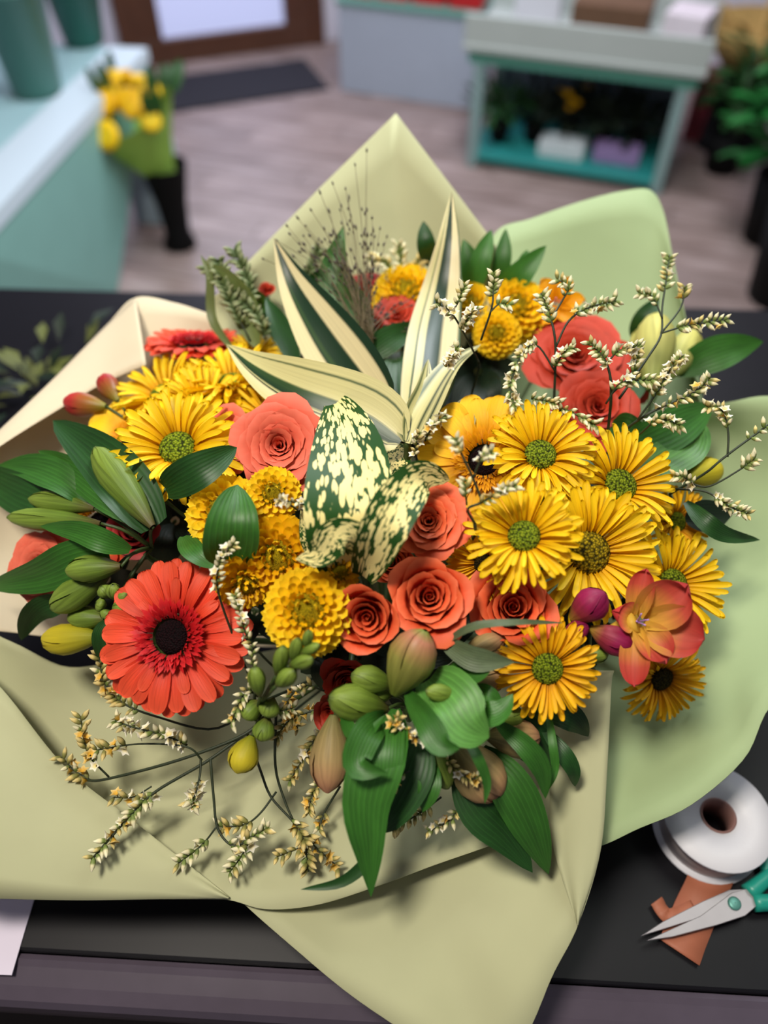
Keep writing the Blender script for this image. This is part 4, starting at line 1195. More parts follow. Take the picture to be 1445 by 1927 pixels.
# statice sprays (absolute depth from the lens)
sp = spray
sp('wiry statice spray with cream florets spread over the lower left paper', [
    ([(500, 1350, .60), (450, 1387, .595), (330, 1432, .595), (200, 1466, .605), (162, 1468, .61)], 1.5, 0, 0, 0, 'w'),
    ([(470, 1375, .60), (390, 1432, .59), (295, 1488, .585), (245, 1535, .58), (172, 1618, .572)], 1.4, 30, .52, .3, 'w'),
    ([(205, 1462, .605), (170, 1425, .60), (158, 1390, .60), (152, 1350, .60)], .9, 14, .2, .4, 'y'),
    ([(170, 1468, .61), (140, 1450, .61), (116, 1424, .61)], .8, 11, 0, .4, 'y'),
    ([(352, 1402, .595), (310, 1384, .585), (250, 1368, .58), (216, 1356, .58)], .9, 22, 0, .6, 'w'),
    ([(380, 1430, .595), (350, 1405, .59), (260, 1400, .595), (178, 1412, .60)], .9, 8, .75, .1, 'y'),
    ([(378, 1428, .59), (376, 1460, .585), (366, 1500, .58), (360, 1512, .58)], 1.0, 15, .4, .6, 'w'),
    ([(396, 1428, .59), (402, 1500, .585), (410, 1560, .58), (440, 1592, .575), (478, 1572, .575), (505, 1558, .575)], 1.1, 13, .55, .35, 'w'),
    ([(472, 1578, .575), (455, 1610, .575), (432, 1642, .575)], .7, 9, .1, .15, 'w'),
    ([(408, 1555, .58), (380, 1590, .58), (335, 1625, .578)], .8, 9, .35, .05, 'w'),
    ([(465, 1380, .60), (490, 1450, .59), (510, 1500, .585), (550, 1545, .58), (572, 1580, .575), (580, 1640, .575)], 1.1, 18, .6, .35, 'y'),
    ([(560, 1560, .58), (600, 1600, .58), (636, 1632, .58)], .8, 10, .2, .25, 'y'),
    ([(565, 1595, .575), (540, 1605, .575), (522, 1612, .575)], .7, 6, 0, .1, 'y'),
    ([(520, 1490, .59), (490, 1530, .585), (460, 1552, .585), (418, 1556, .585)], .9, 8, .55, .05, 'y'),
    ([(520, 1330, .60), (518, 1440, .595), (535, 1505, .59), (552, 1545, .585)], 1.2, 0, 0, 0, 'y'),
    ([(285, 1480, .59), (250, 1500, .59), (214, 1500, .59)], .7, 6, .3, .3, 'y'),
    ([(480, 1330, .60), (400, 1372, .60), (300, 1350, .60), (235, 1325, .61), (200, 1290, .61), (183, 1225, .61)], 1.1, 22, .52, .3, 'y')], 1, 1.2)
sp('statice sprig with cream buds along the right edge of the coral gerbera', [
    ([(480, 1300, .57), (440, 1200, .56), (410, 1110, .54), (415, 1055, .53), (442, 1022, .525)], 1.0, 18, .5, .2, 'w'),
    ([(520, 1260, .57), (490, 1230, .55), (462, 1190, .54), (450, 1145, .535), (442, 1120, .535)], 1.0, 18, .4, .2, 'w'),
    ([(480, 1320, .56), (478, 1270, .54), (474, 1215, .535)], .9, 10, .3, .05, 'w'),
    ([(485, 1310, .56), (465, 1300, .55), (448, 1330, .55), (435, 1360, .55)], .9, 14, .2, .2, 'w'),
    ([(500, 1335, .56), (525, 1338, .555), (552, 1332, .555)], .7, 6, .4, .1, 'w')], 2)
sp('dry yellow statice hidden low among the front buds', [
    ([(640, 1330, .60), (600, 1380, .60), (570, 1430, .60), (545, 1470, .60)], 1.0, 22, .15, .5, 'y'),
    ([(640, 1330, .60), (580, 1340, .60), (540, 1360, .60), (520, 1390, .60)], .9, 18, .2, .4, 'y'),
    ([(620, 1450, .60), (590, 1490, .60), (580, 1530, .595)], .9, 16, .1, .3, 'y'),
    ([(640, 1480, .60), (610, 1530, .60), (600, 1560, .595)], 1.0, 6, .5, .3, 'y'),
    ([(610, 1300, .57), (580, 1290, .565), (565, 1300, .56)], .8, 7, .3, .2, 'w'),
    ([(560, 1290, .60), (540, 1330, .60), (560, 1370, .60)], .8, 16, .0, .5, 'y'),
    ([(620, 1400, .575), (630, 1360, .565), (648, 1350, .56)], .8, 9, .4, .2, 'w'),
    ([(650, 1460, .57), (640, 1440, .56), (620, 1470, .56)], .7, 7, .3, .2, 'w')], 3)
sp('statice sprig with cream trumpet florets between the front leaves', [
    ([(830, 1420, .56), (830, 1405, .54), (780, 1385, .52), (742, 1365, .515), (750, 1350, .515)], .9, 18, .25, .5, 'y'),
    ([(830, 1410, .55), (790, 1440, .54), (755, 1460, .53), (740, 1475, .53)], .8, 5, .6, .6, 'y'),
    ([(820, 1420, .56), (850, 1440, .535), (880, 1465, .53), (905, 1462, .53)], .9, 18, .2, .4, 'y'),
    ([(830, 1430, .57), (870, 1500, .57), (890, 1530, .565)], 1.0, 9, .6, .3, 'y'),
    ([(870, 1500, .57), (850, 1540, .56), (805, 1565, .56)], .8, 12, .3, .3, 'w'),
    ([(830, 1500, .58), (790, 1530, .585), (740, 1560, .585)], .8, 12, .3, .05, 'y')], 4)
sp('white statice sprig lying across the yellow gerbera', [
    ([(893, 985, .53), (880, 958, .52), (906, 946, .515), (940, 925, .51), (966, 914, .51)], 1.0, 14, .5, .4, 'w'),
    ([(908, 946, .515), (890, 900, .51), (872, 862, .505), (856, 826, .505)], 1.0, 10, .75, .4, 'w'),
    ([(890, 900, .51), (905, 865, .505), (925, 852, .505)], .8, 9, .4, .3, 'w'),
    ([(878, 950, .52), (876, 925, .515), (878, 905, .515)], .7, 6, .3, .0, 'w'),
    ([(560, 960, .55), (545, 950, .53), (525, 940, .525)], .8, 0, .3, .4, 'w')], 5, 1.1)
sp('statice tuft between the small button chrysanthemum and the speckled leaf', [
    ([(600, 960, .56), (570, 948, .54), (540, 943, .525), (525, 940, .52)], .8, 9, .3, .4, 'w')], 15)
sp('statice twig crossing the tall striped leaf', [
    ([(900, 680, .66), (880, 640, .62), (850, 590, .60), (820, 568, .60)], 1.0, 10, .6, .5, 'w'),
    ([(868, 620, .61), (880, 600, .60), (895, 580, .60)], .9, 16, .0, .5, 'w'),
    ([(850, 590, .60), (866, 560, .60), (872, 540, .60)], .8, 8, .3, .1, 'w'),
    ([(905, 640, .64), (925, 580, .62), (928, 550, .62), (930, 515, .62)], 1.0, 10, .6, .05, 'w'),
    ([(922, 588, .62), (940, 572, .62), (960, 575, .62)], .8, 7, .4, .0, 'w'),
    ([(840, 690, .60), (850, 670, .59), (860, 655, .59)], .7, 12, 0, .5, 'w'),
    ([(800, 830, .56), (815, 800, .55), (835, 785, .55)], .7, 12, 0, .5, 'w'),
    ([(780, 860, .57), (785, 830, .56), (790, 815, .555)], .7, 10, 0, .4, 'w')], 6)
sp('bushy statice spray over the back roses, reaching past the green paper', [
    ([(1141, 835, .64), (1150, 742, .60), (1141, 684, .59), (1110, 644, .59)], 1.3, 14, .62, .3, 'w'),
    ([(1150, 830, .64), (1217, 780, .61), (1300, 742, .61), (1336, 712, .61)], 1.3, 20, .4, .35, 'w'),
    ([(1165, 750, .61), (1217, 675, .62), (1244, 629, .63), (1246, 579, .64), (1254, 525, .65), (1260, 480, .66)], 1.1, 12, .72, .2, 'w'),
    ([(1246, 600, .635), (1229, 560, .64), (1204, 552, .64)], .8, 10, .3, .2, 'w'),
    ([(1244, 627, .63), (1296, 612, .63), (1366, 602, .63)], .9, 18, .3, .3, 'w'),
    ([(1244, 627, .63), (1280, 580, .64), (1290, 540, .645)], .9, 7, .7, .3, 'w'),
    ([(1041, 790, .65), (1045, 654, .62), (1035, 596, .62), (1018, 552, .63)], 1.2, 18, .6, .1, 'w'),
    ([(1037, 600, .62), (1060, 562, .63), (1070, 540, .63), (1048, 526, .635)], .9, 10, .4, .05, 'w'),
    ([(1045, 654, .62), (1070, 604, .62), (1108, 579, .63), (1160, 566, .635)], 1.0, 16, .45, .25, 'w'),
    ([(1045, 700, .625), (1010, 650, .62), (980, 670, .615), (960, 730, .605), (970, 770, .60)], .9, 34, .25, .4, 'w'),
    ([(1045, 690, .62), (1060, 665, .61), (1080, 655, .61)], .8, 12, 0, .2, 'w'),
    ([(1150, 742, .60), (1190, 700, .60), (1200, 655, .605)], .9, 10, .4, .1, 'w'),
    ([(1141, 684, .59), (1165, 660, .59), (1198, 652, .59)], .8, 12, .3, .2, 'w'),
    ([(1200, 790, .61), (1235, 740, .60), (1265, 690, .60), (1285, 670, .605)], .9, 24, .3, .4, 'w'),
    ([(1200, 820, .62), (1240, 790, .60), (1280, 800, .60)], .9, 16, .3, .2, 'w'),
    ([(1140, 760, .60), (1170, 720, .59), (1230, 715, .59)], .8, 14, .3, .3, 'w'),
    ([(1040, 790, .65), (1060, 770, .61), (1100, 790, .60), (1120, 800, .60)], .8, 18, .1, .05, 'w'),
    ([(1000, 750, .62), (1030, 755, .61), (1045, 760, .61)], .8, 12, .0, .05, 'w')], 7)
sp('lean statice twig stretching over the right hand paper', [
    ([(1260, 930, .64), (1323, 893, .61), (1369, 856, .60), (1445, 800, .60)], 1.2, 5, .85, .0, 'w'),
    ([(1369, 860, .60), (1370, 813, .60), (1358, 772, .60), (1330, 765, .60)], .9, 16, .4, .4, 'w'),
    ([(1300, 910, .62), (1335, 915, .61), (1392, 884, .60), (1420, 863, .60)], .9, 9, .7, .05, 'w'),
    ([(1270, 920, .62), (1328, 925, .61), (1369, 951, .60), (1408, 968, .60)], 1.0, 16, .45, .4, 'w'),
    ([(1310, 915, .61), (1290, 900, .60), (1275, 896, .60)], .8, 10, .1, .2, 'w')], 8)
sp('grey green unopened statice tuft at the back left edge of the bouquet', [
    ([(470, 640, .74), (430, 560, .74), (410, 490, .75)], 1.0, 40, .2, 0, 'g'), ([(450, 600, .74), (470, 540, .75), (440, 470, .76)], .9, 34, .2, 0, 'g'), ([(500, 640, .74), (480, 590, .74), (385, 500, .75)], .9, 40, .1, 0, 'g'), ([(560, 620, .76), (570, 540, .77), (600, 470, .78)], .9, 44, .1, 0, 'g')], 9, 1.1)
sp('blurred statice tuft at the back beside the tall striped leaf', [
    ([(740, 560, .78), (730, 500, .79), (700, 490, .79)], 1.0, 26, .2, .3, 'w'), ([(750, 560, .78), (755, 500, .79), (750, 460, .79)], 1.2, 14, .3, .0, 'w'), ([(790, 560, .78), (780, 510, .79), (800, 480, .79)], .9, 22, .2, .3, 'y')], 10)

# fine grass
def grass():
    rr = random.Random(4)
    c = at(690, 650, .70)
    sp_ = stem_pts(c, Vector((0, 0, 1)), .02)
    r = empty('fountain_grass', sp_[-1], 'fine dark grass with tiny seed heads before the tall paper point', 'grass')
    part('stem', tube_mesh('stem', sp_, .0014, M_GRASS, 5, 12), r)
    V, F, SV, SF = [], [], [], []
    ends = [(690, 283), (668, 310), (626, 345), (602, 362), (650, 355), (655, 378), (585, 395), (560, 410), (575, 425), (545, 440), (540, 425), (495, 487), (520, 452), (690, 395), (700, 410), (715, 430), (728, 445), (670, 428), (640, 395), (620, 398), (610, 430), (600, 450), (640, 445), (655, 440), (705, 445), (690, 470), (660, 470)]
    ends += [(rr.uniform(540, 720), rr.uniform(430, 560)) for _ in range(26)] + [(rr.uniform(660, 790), rr.uniform(550, 640)) for _ in range(22)]
    for (x, y) in ends:
        z1 = .74 - .02 * rr.random()
        e = at(x, y, z1); b = at(690 + rr.uniform(-14, 14), 640 + rr.uniform(-10, 10), .70)
        m = at(690 + (x - 690) * rr.uniform(.25, .5) + rr.uniform(-8, 8), 640 + (y - 640) * rr.uniform(.45, .6), .715)
        v, f = tube([b, m, e], .00036, 3, 8, .0003)
        o = len(V); V += v; F += [tuple(o + i for i in q) for q in f]
        S = spline([b, m, e], 30)
        for k in [29] + [rr.randrange(14, 28) for _ in range(3)]:
            p = S[k]; t = (S[min(29, k)] - S[k - 1]).normalized()
            p = p + Vector((rr.uniform(-1, 1), rr.uniform(-1, 1), rr.uniform(-1, 1))) * (.002 if k < 29 else 0)
            a = t.cross(UPV).normalized(); c2 = t.cross(a); o = len(SV); L_ = .0032 * rr.uniform(.7, 1.3); w_ = .0012
            SV += [p - t * L_, p + a * w_, p + c2 * w_, p - a * w_, p - c2 * w_, p + t * L_]
            SF += [(o, o + 1 + i, o + 1 + (i + 1) % 4) for i in range(4)] + [(o + 5, o + 1 + (i + 1) % 4, o + 1 + i) for i in range(4)]
    part('stalks', mesh('stalks', V, F, None, M_GRASS), r, kind='stuff')
    part('seeds', mesh('seeds', SV, SF, None, M_SEED), r, kind='stuff')
grass()

# dark leaves added under the heads to deepen the gaps between flowers
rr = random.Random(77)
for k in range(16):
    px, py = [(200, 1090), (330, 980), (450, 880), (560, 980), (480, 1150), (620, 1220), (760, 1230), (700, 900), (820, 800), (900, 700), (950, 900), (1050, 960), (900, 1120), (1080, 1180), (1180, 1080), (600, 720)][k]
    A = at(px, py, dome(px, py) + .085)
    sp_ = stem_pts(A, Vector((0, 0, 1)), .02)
    r = empty('added_filler_stem', sp_[-1], 'dark foliage added for shade ' + ('behind the left green alstroemeria buds', 'under the broad leaf left of the button chrysanthemums', 'under the front left daisies', 'left of the speckled shoot base', 'right of the coral gerbera', 'below the bright button chrysanthemum', 'below the largest orange rose', 'behind the large speckled leaf', 'left of the yellow gerbera', 'below the golden button chrysanthemums at the back', 'under the yellow gerbera', 'in the middle of the right daisy cluster', 'between the largest orange rose and its right neighbour', 'behind the magenta freesia buds', 'under the rightmost daisies', 'behind the two cream striped leaves')[k], 'foliage', 'dark foliage added for shade')
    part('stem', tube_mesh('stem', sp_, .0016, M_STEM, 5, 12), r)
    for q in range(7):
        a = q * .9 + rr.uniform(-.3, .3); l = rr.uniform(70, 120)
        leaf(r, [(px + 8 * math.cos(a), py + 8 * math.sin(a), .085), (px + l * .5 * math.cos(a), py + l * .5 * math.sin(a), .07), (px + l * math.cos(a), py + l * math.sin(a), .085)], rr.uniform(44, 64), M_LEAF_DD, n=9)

# ------------------------------------------------------------------ things on the counter
M_WHITE = plain('spool_white', (214, 214, 222), 0.5, var=0.03)
M_CORE = plain('spool_core', (128, 92, 86), 0.7, var=0.1)
M_RIB = plain('ribbon_terracotta', (176, 104, 76), 0.6, var=0.12, scale=40)
M_RIBW = plain('ribbon_white_roll', (196, 186, 184), 0.6, var=0.2, scale=90)
ax = Matrix.Rotation(math.radians(6), 4, 'X')
C = on_plane(1354, 1532, .94)
sp0 = Vector((C.x, C.y, .9005))
spool = empty('ribbon_spool', sp0, 'white ribbon spool with a dark centre hole lying flat on the counter', 'ribbon spool')
Rs, Hs, rc = .047, .036, .0155
T = Matrix.Translation(sp0)
part('flange', lathe_mesh('flange', [(rc, Hs - .003), (Rs, Hs - .003), (Rs + .0008, Hs - .0015), (Rs, Hs), (rc, Hs), (rc, Hs - .003)], M_WHITE, 48), spool, T)
part('flange', lathe_mesh('flange', [(rc, 0), (Rs, 0), (Rs + .0008, .0015), (Rs, .003), (rc, .003), (rc, 0)], M_WHITE, 48), spool, T)
part('ribbon_roll', lathe_mesh('ribbon_roll', [(rc, .003), (Rs * .9, .0032), (Rs * .92, .02), (Rs * .9, Hs - .0032), (rc, Hs - .003)], M_RIBW, 48), spool, T)
part('core', lathe_mesh('core', [(rc, 0), (rc, Hs + .0005), (rc - .002, Hs + .0005), (rc - .002, 0), (rc, 0)], M_CORE, 32), spool, T)
# faint printed patch on the flange
pc = sp0 + Vector((.006, .036, Hs + .0004))
part('printed_mark', mesh('printed_mark', box_vf(pc, (.018, .007, .0004), .15)[0], box_vf(pc, (1, 1, 1))[1], None, plain('print_grey', (120, 120, 134), .6), smooth=False), spool)
# ribbon end
def strip(name, pts, w, h, mat, parent):
    rows = []
    n = 24
    P = spline([Vector(p) for p in pts], n)
    for i, p in enumerate(P):
        t = (P[min(n - 1, i + 1)] - P[max(0, i - 1)]); t.z = 0; t.normalize()
        s = Vector((t.y, -t.x, 0))
        rows.append([p + s * (w * u) + Vector((0, 0, h * math.sin(i * .9) * (1 if u > 0 else .6))) for u in (-.5, 0, .5)])
    o = part(name, grid_mesh(name, rows, mat), parent)
    so = o.modifiers.new('thickness', 'SOLIDIFY'); so.thickness = .0008
    return o
q = [on_plane(1352, 1620, .903), on_plane(1325, 1680, .903), on_plane(1300, 1735, .903), on_plane(1278, 1792, .904)]
rb = empty('ribbon_piece', q[-1], 'terracotta ribbon end lying on the counter under the scissors', 'ribbon')
strip('ribbon_band', q, .034, .0008, M_RIB, rb)
strip('ribbon_fold', [q[1] + Vector((-.012, -.012, .002)), q[2] + Vector((-.018, .004, .0022)), q[2] + Vector((-.026, .016, .002))], .012, .0006, M_RIB, rb)
# scissors
M_STEEL = plain('scissor_steel', (176, 170, 174), 0.4, 0.6, var=.15, scale=20)
M_TEAL = plain('scissor_handle_teal', (30, 150, 132), 0.4, var=.08)
hz = .9085
sA, sP, sH = on_plane(1205, 1762, hz), on_plane(1385, 1700, hz), on_plane(1500, 1660, hz)
sc = empty('scissors', sP, 'steel scissors with teal handles lying open a little on the ribbon', 'scissors')
def blade_poly(name, tip, piv, wid, z0, th, mat, side):
    d = (piv - tip); L_ = d.length; d.normalize(); s = Vector((-d.y, d.x, 0)) * side
    back = piv + d * .022
    out = [tip, tip + d * L_ * .25 + s * wid * .40, tip + d * L_ * .7 + s * wid * .8, piv + s * wid * .95, back + s * wid * .5, back - s * wid * .5, piv - s * wid * .7, tip + d * L_ * .6 - s * wid * .12, tip + d * L_ * .2 - s * wid * .05]
    V = [Vector((p.x, p.y, z0)) for p in out] + [Vector((p.x, p.y, z0 + th)) for p in out]
    n = len(out)
    F = [tuple(range(n))[::-1], tuple(range(n, 2 * n))] + [(i, (i + 1) % n, n + (i + 1) % n, n + i) for i in range(n)]
    o = part(name, mesh(name, V, F, None, mat, smooth=False), sc)
    b = o.modifiers.new('bevel', 'BEVEL'); b.width = .0005; b.segments = 2
    return o
blade_poly('blade', sA, sP, .0115, .9075, .002, M_STEEL, 1)
blade_poly('blade', sA + Vector((.003, -.004, 0)), sP, .0115, .9098, .002, M_STEEL, -1)
part('pivot_screw', lathe_mesh('pivot_screw', [(.0055, 0), (.0055, .0012), (.004, .002), (.0004, .002)], plain('screw_green', (92, 150, 140), .4, .4), 16), sc, Matrix.Translation((sP.x - .003, sP.y - .001, .9118)))
def loop(name, c, rx, ry, ang, z, mat):
    V, F = [], []
    n, m = 32, 10
    for i in range(n):
        a = 2 * PI * i / n
        for k in range(m):
            b = 2 * PI * k / m
            x = (rx + .006 * math.cos(b)) * math.cos(a); y = (ry + .006 * math.cos(b)) * math.sin(a)
            V.append(Vector((c.x + x * math.cos(ang) - y * math.sin(ang), c.y + x * math.sin(ang) + y * math.cos(ang), z + .005 * math.sin(b))))
    F = [(i * m + k, ((i + 1) % n) * m + k, ((i + 1) % n) * m + (k + 1) % m, i * m + (k + 1) % m) for i in range(n) for k in range(m)]
    return mesh(name, V, F, None, mat)
dd = (sH - sP).normalized(); an = math.atan2(dd.y, dd.x); nn_ = Vector((-dd.y, dd.x, 0))
for sg, nm in ((1, 'handle'), (-1, 'handle')):
    sh0 = sP + dd * .014 + nn_ * .004 * sg; sh1 = sP + dd * .050 + nn_ * .014 * sg
    h = part(nm, loop(nm, sP + dd * .075 + nn_ * .019 * sg, .034, .014, an + .12 * sg, .9085, M_TEAL), sc)
    part('handle_shank', tube_mesh('handle_shank', [Vector((sh0.x, sh0.y, .9095)), Vector(((sh0.x + sh1.x) / 2, (sh0.y + sh1.y) / 2, .9095)), Vector((sh1.x, sh1.y, .9085))], .0075, M_TEAL, 8, 8, .006), sc)
# paper slip
M_SLIP = plain('slip_paper', (216, 208, 226), .6, var=.02)
pts = [on_plane(64, 1692, .9015), on_plane(22, 1835, .9015), on_plane(-130, 1830, .9015), on_plane(-100, 1690, .9015)]
V = [Vector((p.x, p.y, .9004)) for p in pts] + [Vector((p.x, p.y, .9016)) for p in pts]
slip = tag(part('paper_slip', mesh('paper_slip', V, [(0, 1, 2, 3)[::-1], (4, 5, 6, 7), (0, 4, 7, 3), (0, 1, 5, 4), (1, 2, 6, 5), (2, 3, 7, 6)], None, M_SLIP, smooth=False), None), 'white paper slip at the lower left edge of the counter', 'paper')

# leafy bunch on the counter at left
rr = random.Random(9)
A = on_plane(40, 760, .93)
lb = empty('counter_foliage', Vector((A.x, A.y, .902)), 'dim yellow green foliage lying on the counter at the far left', 'foliage')
M_DIM = leaf_mat('leaf_dim', (92, 98, 44), rough=.6)
for k in range(46):
    a = rr.uniform(0, 6.28); r0 = rr.uniform(.0, .10); l = rr.uniform(.03, .06)
    b = Vector((A.x + r0 * math.cos(a) * 1.0, A.y + .05 + r0 * math.sin(a) * 1.5, .905 + rr.uniform(0, .035)))
    e = b + Vector((math.cos(a) * l, math.sin(a) * l, rr.uniform(-.0, .025)))
    s = Vector((-math.sin(a), math.cos(a), .1)) * .009
    m = b.lerp(e, .5) + Vector((0, 0, .006))
    part('leaf', mesh('leaf', [b, m + s, e, m - s, m + Vector((0, 0, -.002))], [(0, 4, 1), (1, 4, 2), (2, 4, 3), (3, 4, 0)], [(.5, 0), (1, .5), (.5, 1), (0, .5), (.5, .5)], M_DIM if k % 3 else M_LEAF_DD), lb)

# ------------------------------------------------------------------ the shop behind
M_MINT = plain('mint_paint', (126, 174, 166), 0.55, var=0.06)
M_MINT_D = plain('mint_paint_deep', (86, 158, 140), 0.55, var=0.06)
M_TEALF = plain('teal_shelf', (40, 140, 136), 0.5, var=0.06)
M_PALE = plain('pale_board', (170, 178, 174), 0.6, var=0.04)
M_CLOTH = plain('cloth_pale', (150, 184, 190), 0.8, var=0.05)
M_GREYC = plain('cabinet_grey', (168, 178, 194), 0.6, var=0.05)
M_BLK = plain('black_plastic', (8, 8, 9), 0.65, var=.2, spec=.15)
M_BENCH = plain('bench_paint', (136, 164, 164), 0.55, var=.06)
M_BUCKET = plain('bucket_teal', (66, 116, 106), 0.4, var=.1)
# left mint table: top, cloth, slanting end panel
tb = empty('mint_table', Vector((-1.25, 2.2, 0)), 'mint painted table with a pale cloth runner along its edge at the left', 'table')
a0, a1 = on_plane(-60, 455, .60), on_plane(276, 92, .60)
dirv = (a1 - a0).normalized(); out = Vector((dirv.y, -dirv.x, 0))
def prism(name, quad, zt, zb, mat, parent):
    V = [Vector((p.x, p.y, zb)) for p in quad] + [Vector((p.x, p.y, zt)) for p in quad]
    return part(name, mesh(name, V, [(3, 2, 1, 0), (4, 5, 6, 7), (0, 1, 5, 4), (1, 2, 6, 5), (2, 3, 7, 6), (3, 0, 4, 7)], None, mat, smooth=False), parent)
prism('tabletop', [a0, a1, a1 - out * .95, a0 - out * .95][::-1], .60, .57, M_CLOTH, tb)
f0, f1 = on_plane(-260, 640, 0), on_plane(222, 545, 0)
V = [a0 + Vector((0, 0, -.03)), a1 + Vector((0, 0, -.03)), f1, Vector((a0.x - .1, a0.y, 0))]
V += [v - out * .04 for v in V]
part('end_panel', mesh('end_panel', V, [(0, 1, 2, 3), (7, 6, 5, 4), (0, 4, 5, 1), (1, 5, 6, 2), (2, 6, 7, 3), (3, 7, 4, 0)], None, M_MINT, smooth=False), tb)
prism('cloth_runner', [a0 + out * .004, a1 + out * .004, a1 - out * .14, a0 - out * .16][::-1], .604, .56, plain('runner_white', (186, 200, 210), .8), tb)
for p in (a1 - out * .85, a0 - out * .85):
    box('leg', (p.x, p.y, .285), (.06, .06, .57), M_MINT, tb)
# crate by the vase
cc = on_plane(282, 440, 0)
box_o = tag(box('pale_crate', (cc.x + .02, cc.y + .16, .14), (.15, .18, .28), plain('crate_blue', (168, 190, 204), .6), None, -.2), 'pale blue crate on the floor behind the black vase', 'crate')
# buckets on the table
def bucket(px, py, top, r, label, mat, leafmat, h, group=None, foliage=True, seed=1):
    p = on_plane(px, py, .604)
    r_ = empty('flower_bucket', Vector((p.x, p.y, .6045)), label, 'bucket')
    T = Matrix.Translation((p.x, p.y, .6045))
    part('pail', lathe_mesh('pail', [(.001, 0), (r * .72, 0), (r * .76, .01), (r, h), (r * 1.06, h + .004), (r * 1.06, h + .012), (r * .96, h + .010), (r * .72, .012), (.001, .012)], mat, 32), r_, T)
    rq = random.Random(seed)
    if foliage:
        for k in range(26):
            a = rq.uniform(0, 6.28); rr_ = rq.uniform(0, r * .9)
            b = Vector((p.x + rr_ * .4 * math.cos(a), p.y + rr_ * .4 * math.sin(a), .6045 + h * .8)); e = b + Vector((rr_ * math.cos(a) * 1.4, rr_ * math.sin(a) * 1.4, rq.uniform(.08, .22)))
            s = Vector((-math.sin(a), math.cos(a), 0)) * .022; m = b.lerp(e, .6)
            part('leaf', mesh('leaf', [b, m + s, e, m - s, m + Vector((0, 0, .006))], [(0, 4, 1), (1, 4, 2), (2, 4, 3), (3, 4, 0)], [(.5, 0), (1, .5), (.5, 1), (0, .5), (.5, .5)], leafmat), r_)
bucket(72, 172, 0, .105, 'tall teal bucket nearest on the mint table, filled with pale greenery', M_BUCKET, plain('foliage_grey', (96, 124, 104), .7), .29, seed=1)
bucket(160, 80, 0, .095, 'dark green bucket behind the tall teal one on the mint table', plain('bucket_dark', (22, 84, 72), .4), plain('foliage_deep', (24, 70, 56), .7), .17, seed=2)
# small bouquet in black vase on the floor
vp = on_plane(340, 462, 0)
vs = tag(part('floor_vase', lathe_mesh('floor_vase', [(.001, .001), (.062, .001), (.066, .012), (.048, .06), (.058, .18), (.084, .32), (.086, .325), (.080, .325), (.052, .18), (.001, .03)], M_BLK, 32), None, Matrix.Translation((vp.x, vp.y, 0))), 'tall flared black vase on the floor beside the mint table', 'vase')
sb = empty('small_bouquet', Vector((vp.x, vp.y, .05)), 'small yellow bouquet in lime green paper standing in the black vase', 'bouquet')
M_LIME = paper_mat('paper_lime', (150, 186, 84))
TILT = Matrix.Translation((vp.x, vp.y, .26)) @ Matrix.Rotation(-.30, 4, 'Y') @ Matrix.Rotation(.10, 4, 'X') @ Matrix.Translation((0, 0, -.26))
part('paper_cone', lathe_mesh('paper_cone', [(.022, .20), (.055, .30), (.10, .40), (.15, .49), (.175, .53)], M_LIME, 24), sb, TILT)
rr = random.Random(3)
for k in range(40):
    a = rr.uniform(0, 6.28); r0 = .165 * math.sqrt(rr.random()); z = .52 + .08 * (1 - (r0 / .16) ** 2) + rr.uniform(-.02, .03)
    n_ = Vector((math.cos(a) * r0 * 5, math.sin(a) * r0 * 5 - .3, .8)).normalized()
    Mx = TILT @ frame(Vector((r0 * math.cos(a) * 1.15, r0 * math.sin(a), z)), n_, 0, .042 * rr.uniform(.8, 1.2))
    me = [M_POMPON2, M_POMPON, M_LEAF_D][k % 3]
    if k % 3 < 2: part('bloom', lathe_mesh('bloom', [(.001, -.6), (.5, -.4), (.9, 0), (1.0, .25), (.8, .45), (.4, .5), (.001, .4)], me, 12), sb, Mx)
    else: part('leaf', blade('leaf', 2.2, .8, me, 7, 3, .5, .2, .3, .2), sb, Mx @ Matrix.Rotation(1.0, 4, 'X'))
# grey cabinet by the corner with red pots
YS = math.radians(-18)
Rsx = Matrix.Rotation(YS, 3, 'Z')
go = on_plane(640, 172, 0); g1 = on_plane(885, 208, 0)
gd = (g1 - go); gl = gd.length; gd.normalize(); gyaw = math.atan2(gd.y, gd.x); gn = Vector((-gd.y, gd.x, 0))
gc = (go + g1) / 2 + gn * .21
gy = empty('grey_cabinet', Vector((gc.x, gc.y, 0)), 'low pale grey cabinet against the back wall, left of the mint bench', 'cabinet')
box('body', (gc.x, gc.y, .20), (gl, .40, .40), M_GREYC, gy, gyaw)
box('top_board', (gc.x, gc.y, .412), (gl + .02, .42, .022), plain('cabinet_top', (92, 140, 128), .6), gy, gyaw)
M_RED = plain('red_box', (200, 26, 32), .5, var=.15)
for k in range(4):
    p = gc + gd * (-.27 + .18 * k) - gn * .05
    t_ = tag(box('red_gift_box', (p.x, p.y, .424 + .05), (.16, .2, .10), M_RED, None, gyaw + .04 * k - .05), ('leftmost', 'second', 'third', 'rightmost')[k] + ' of the four red boxes on the grey cabinet, counted from the door', 'box', 'red boxes on the grey cabinet')
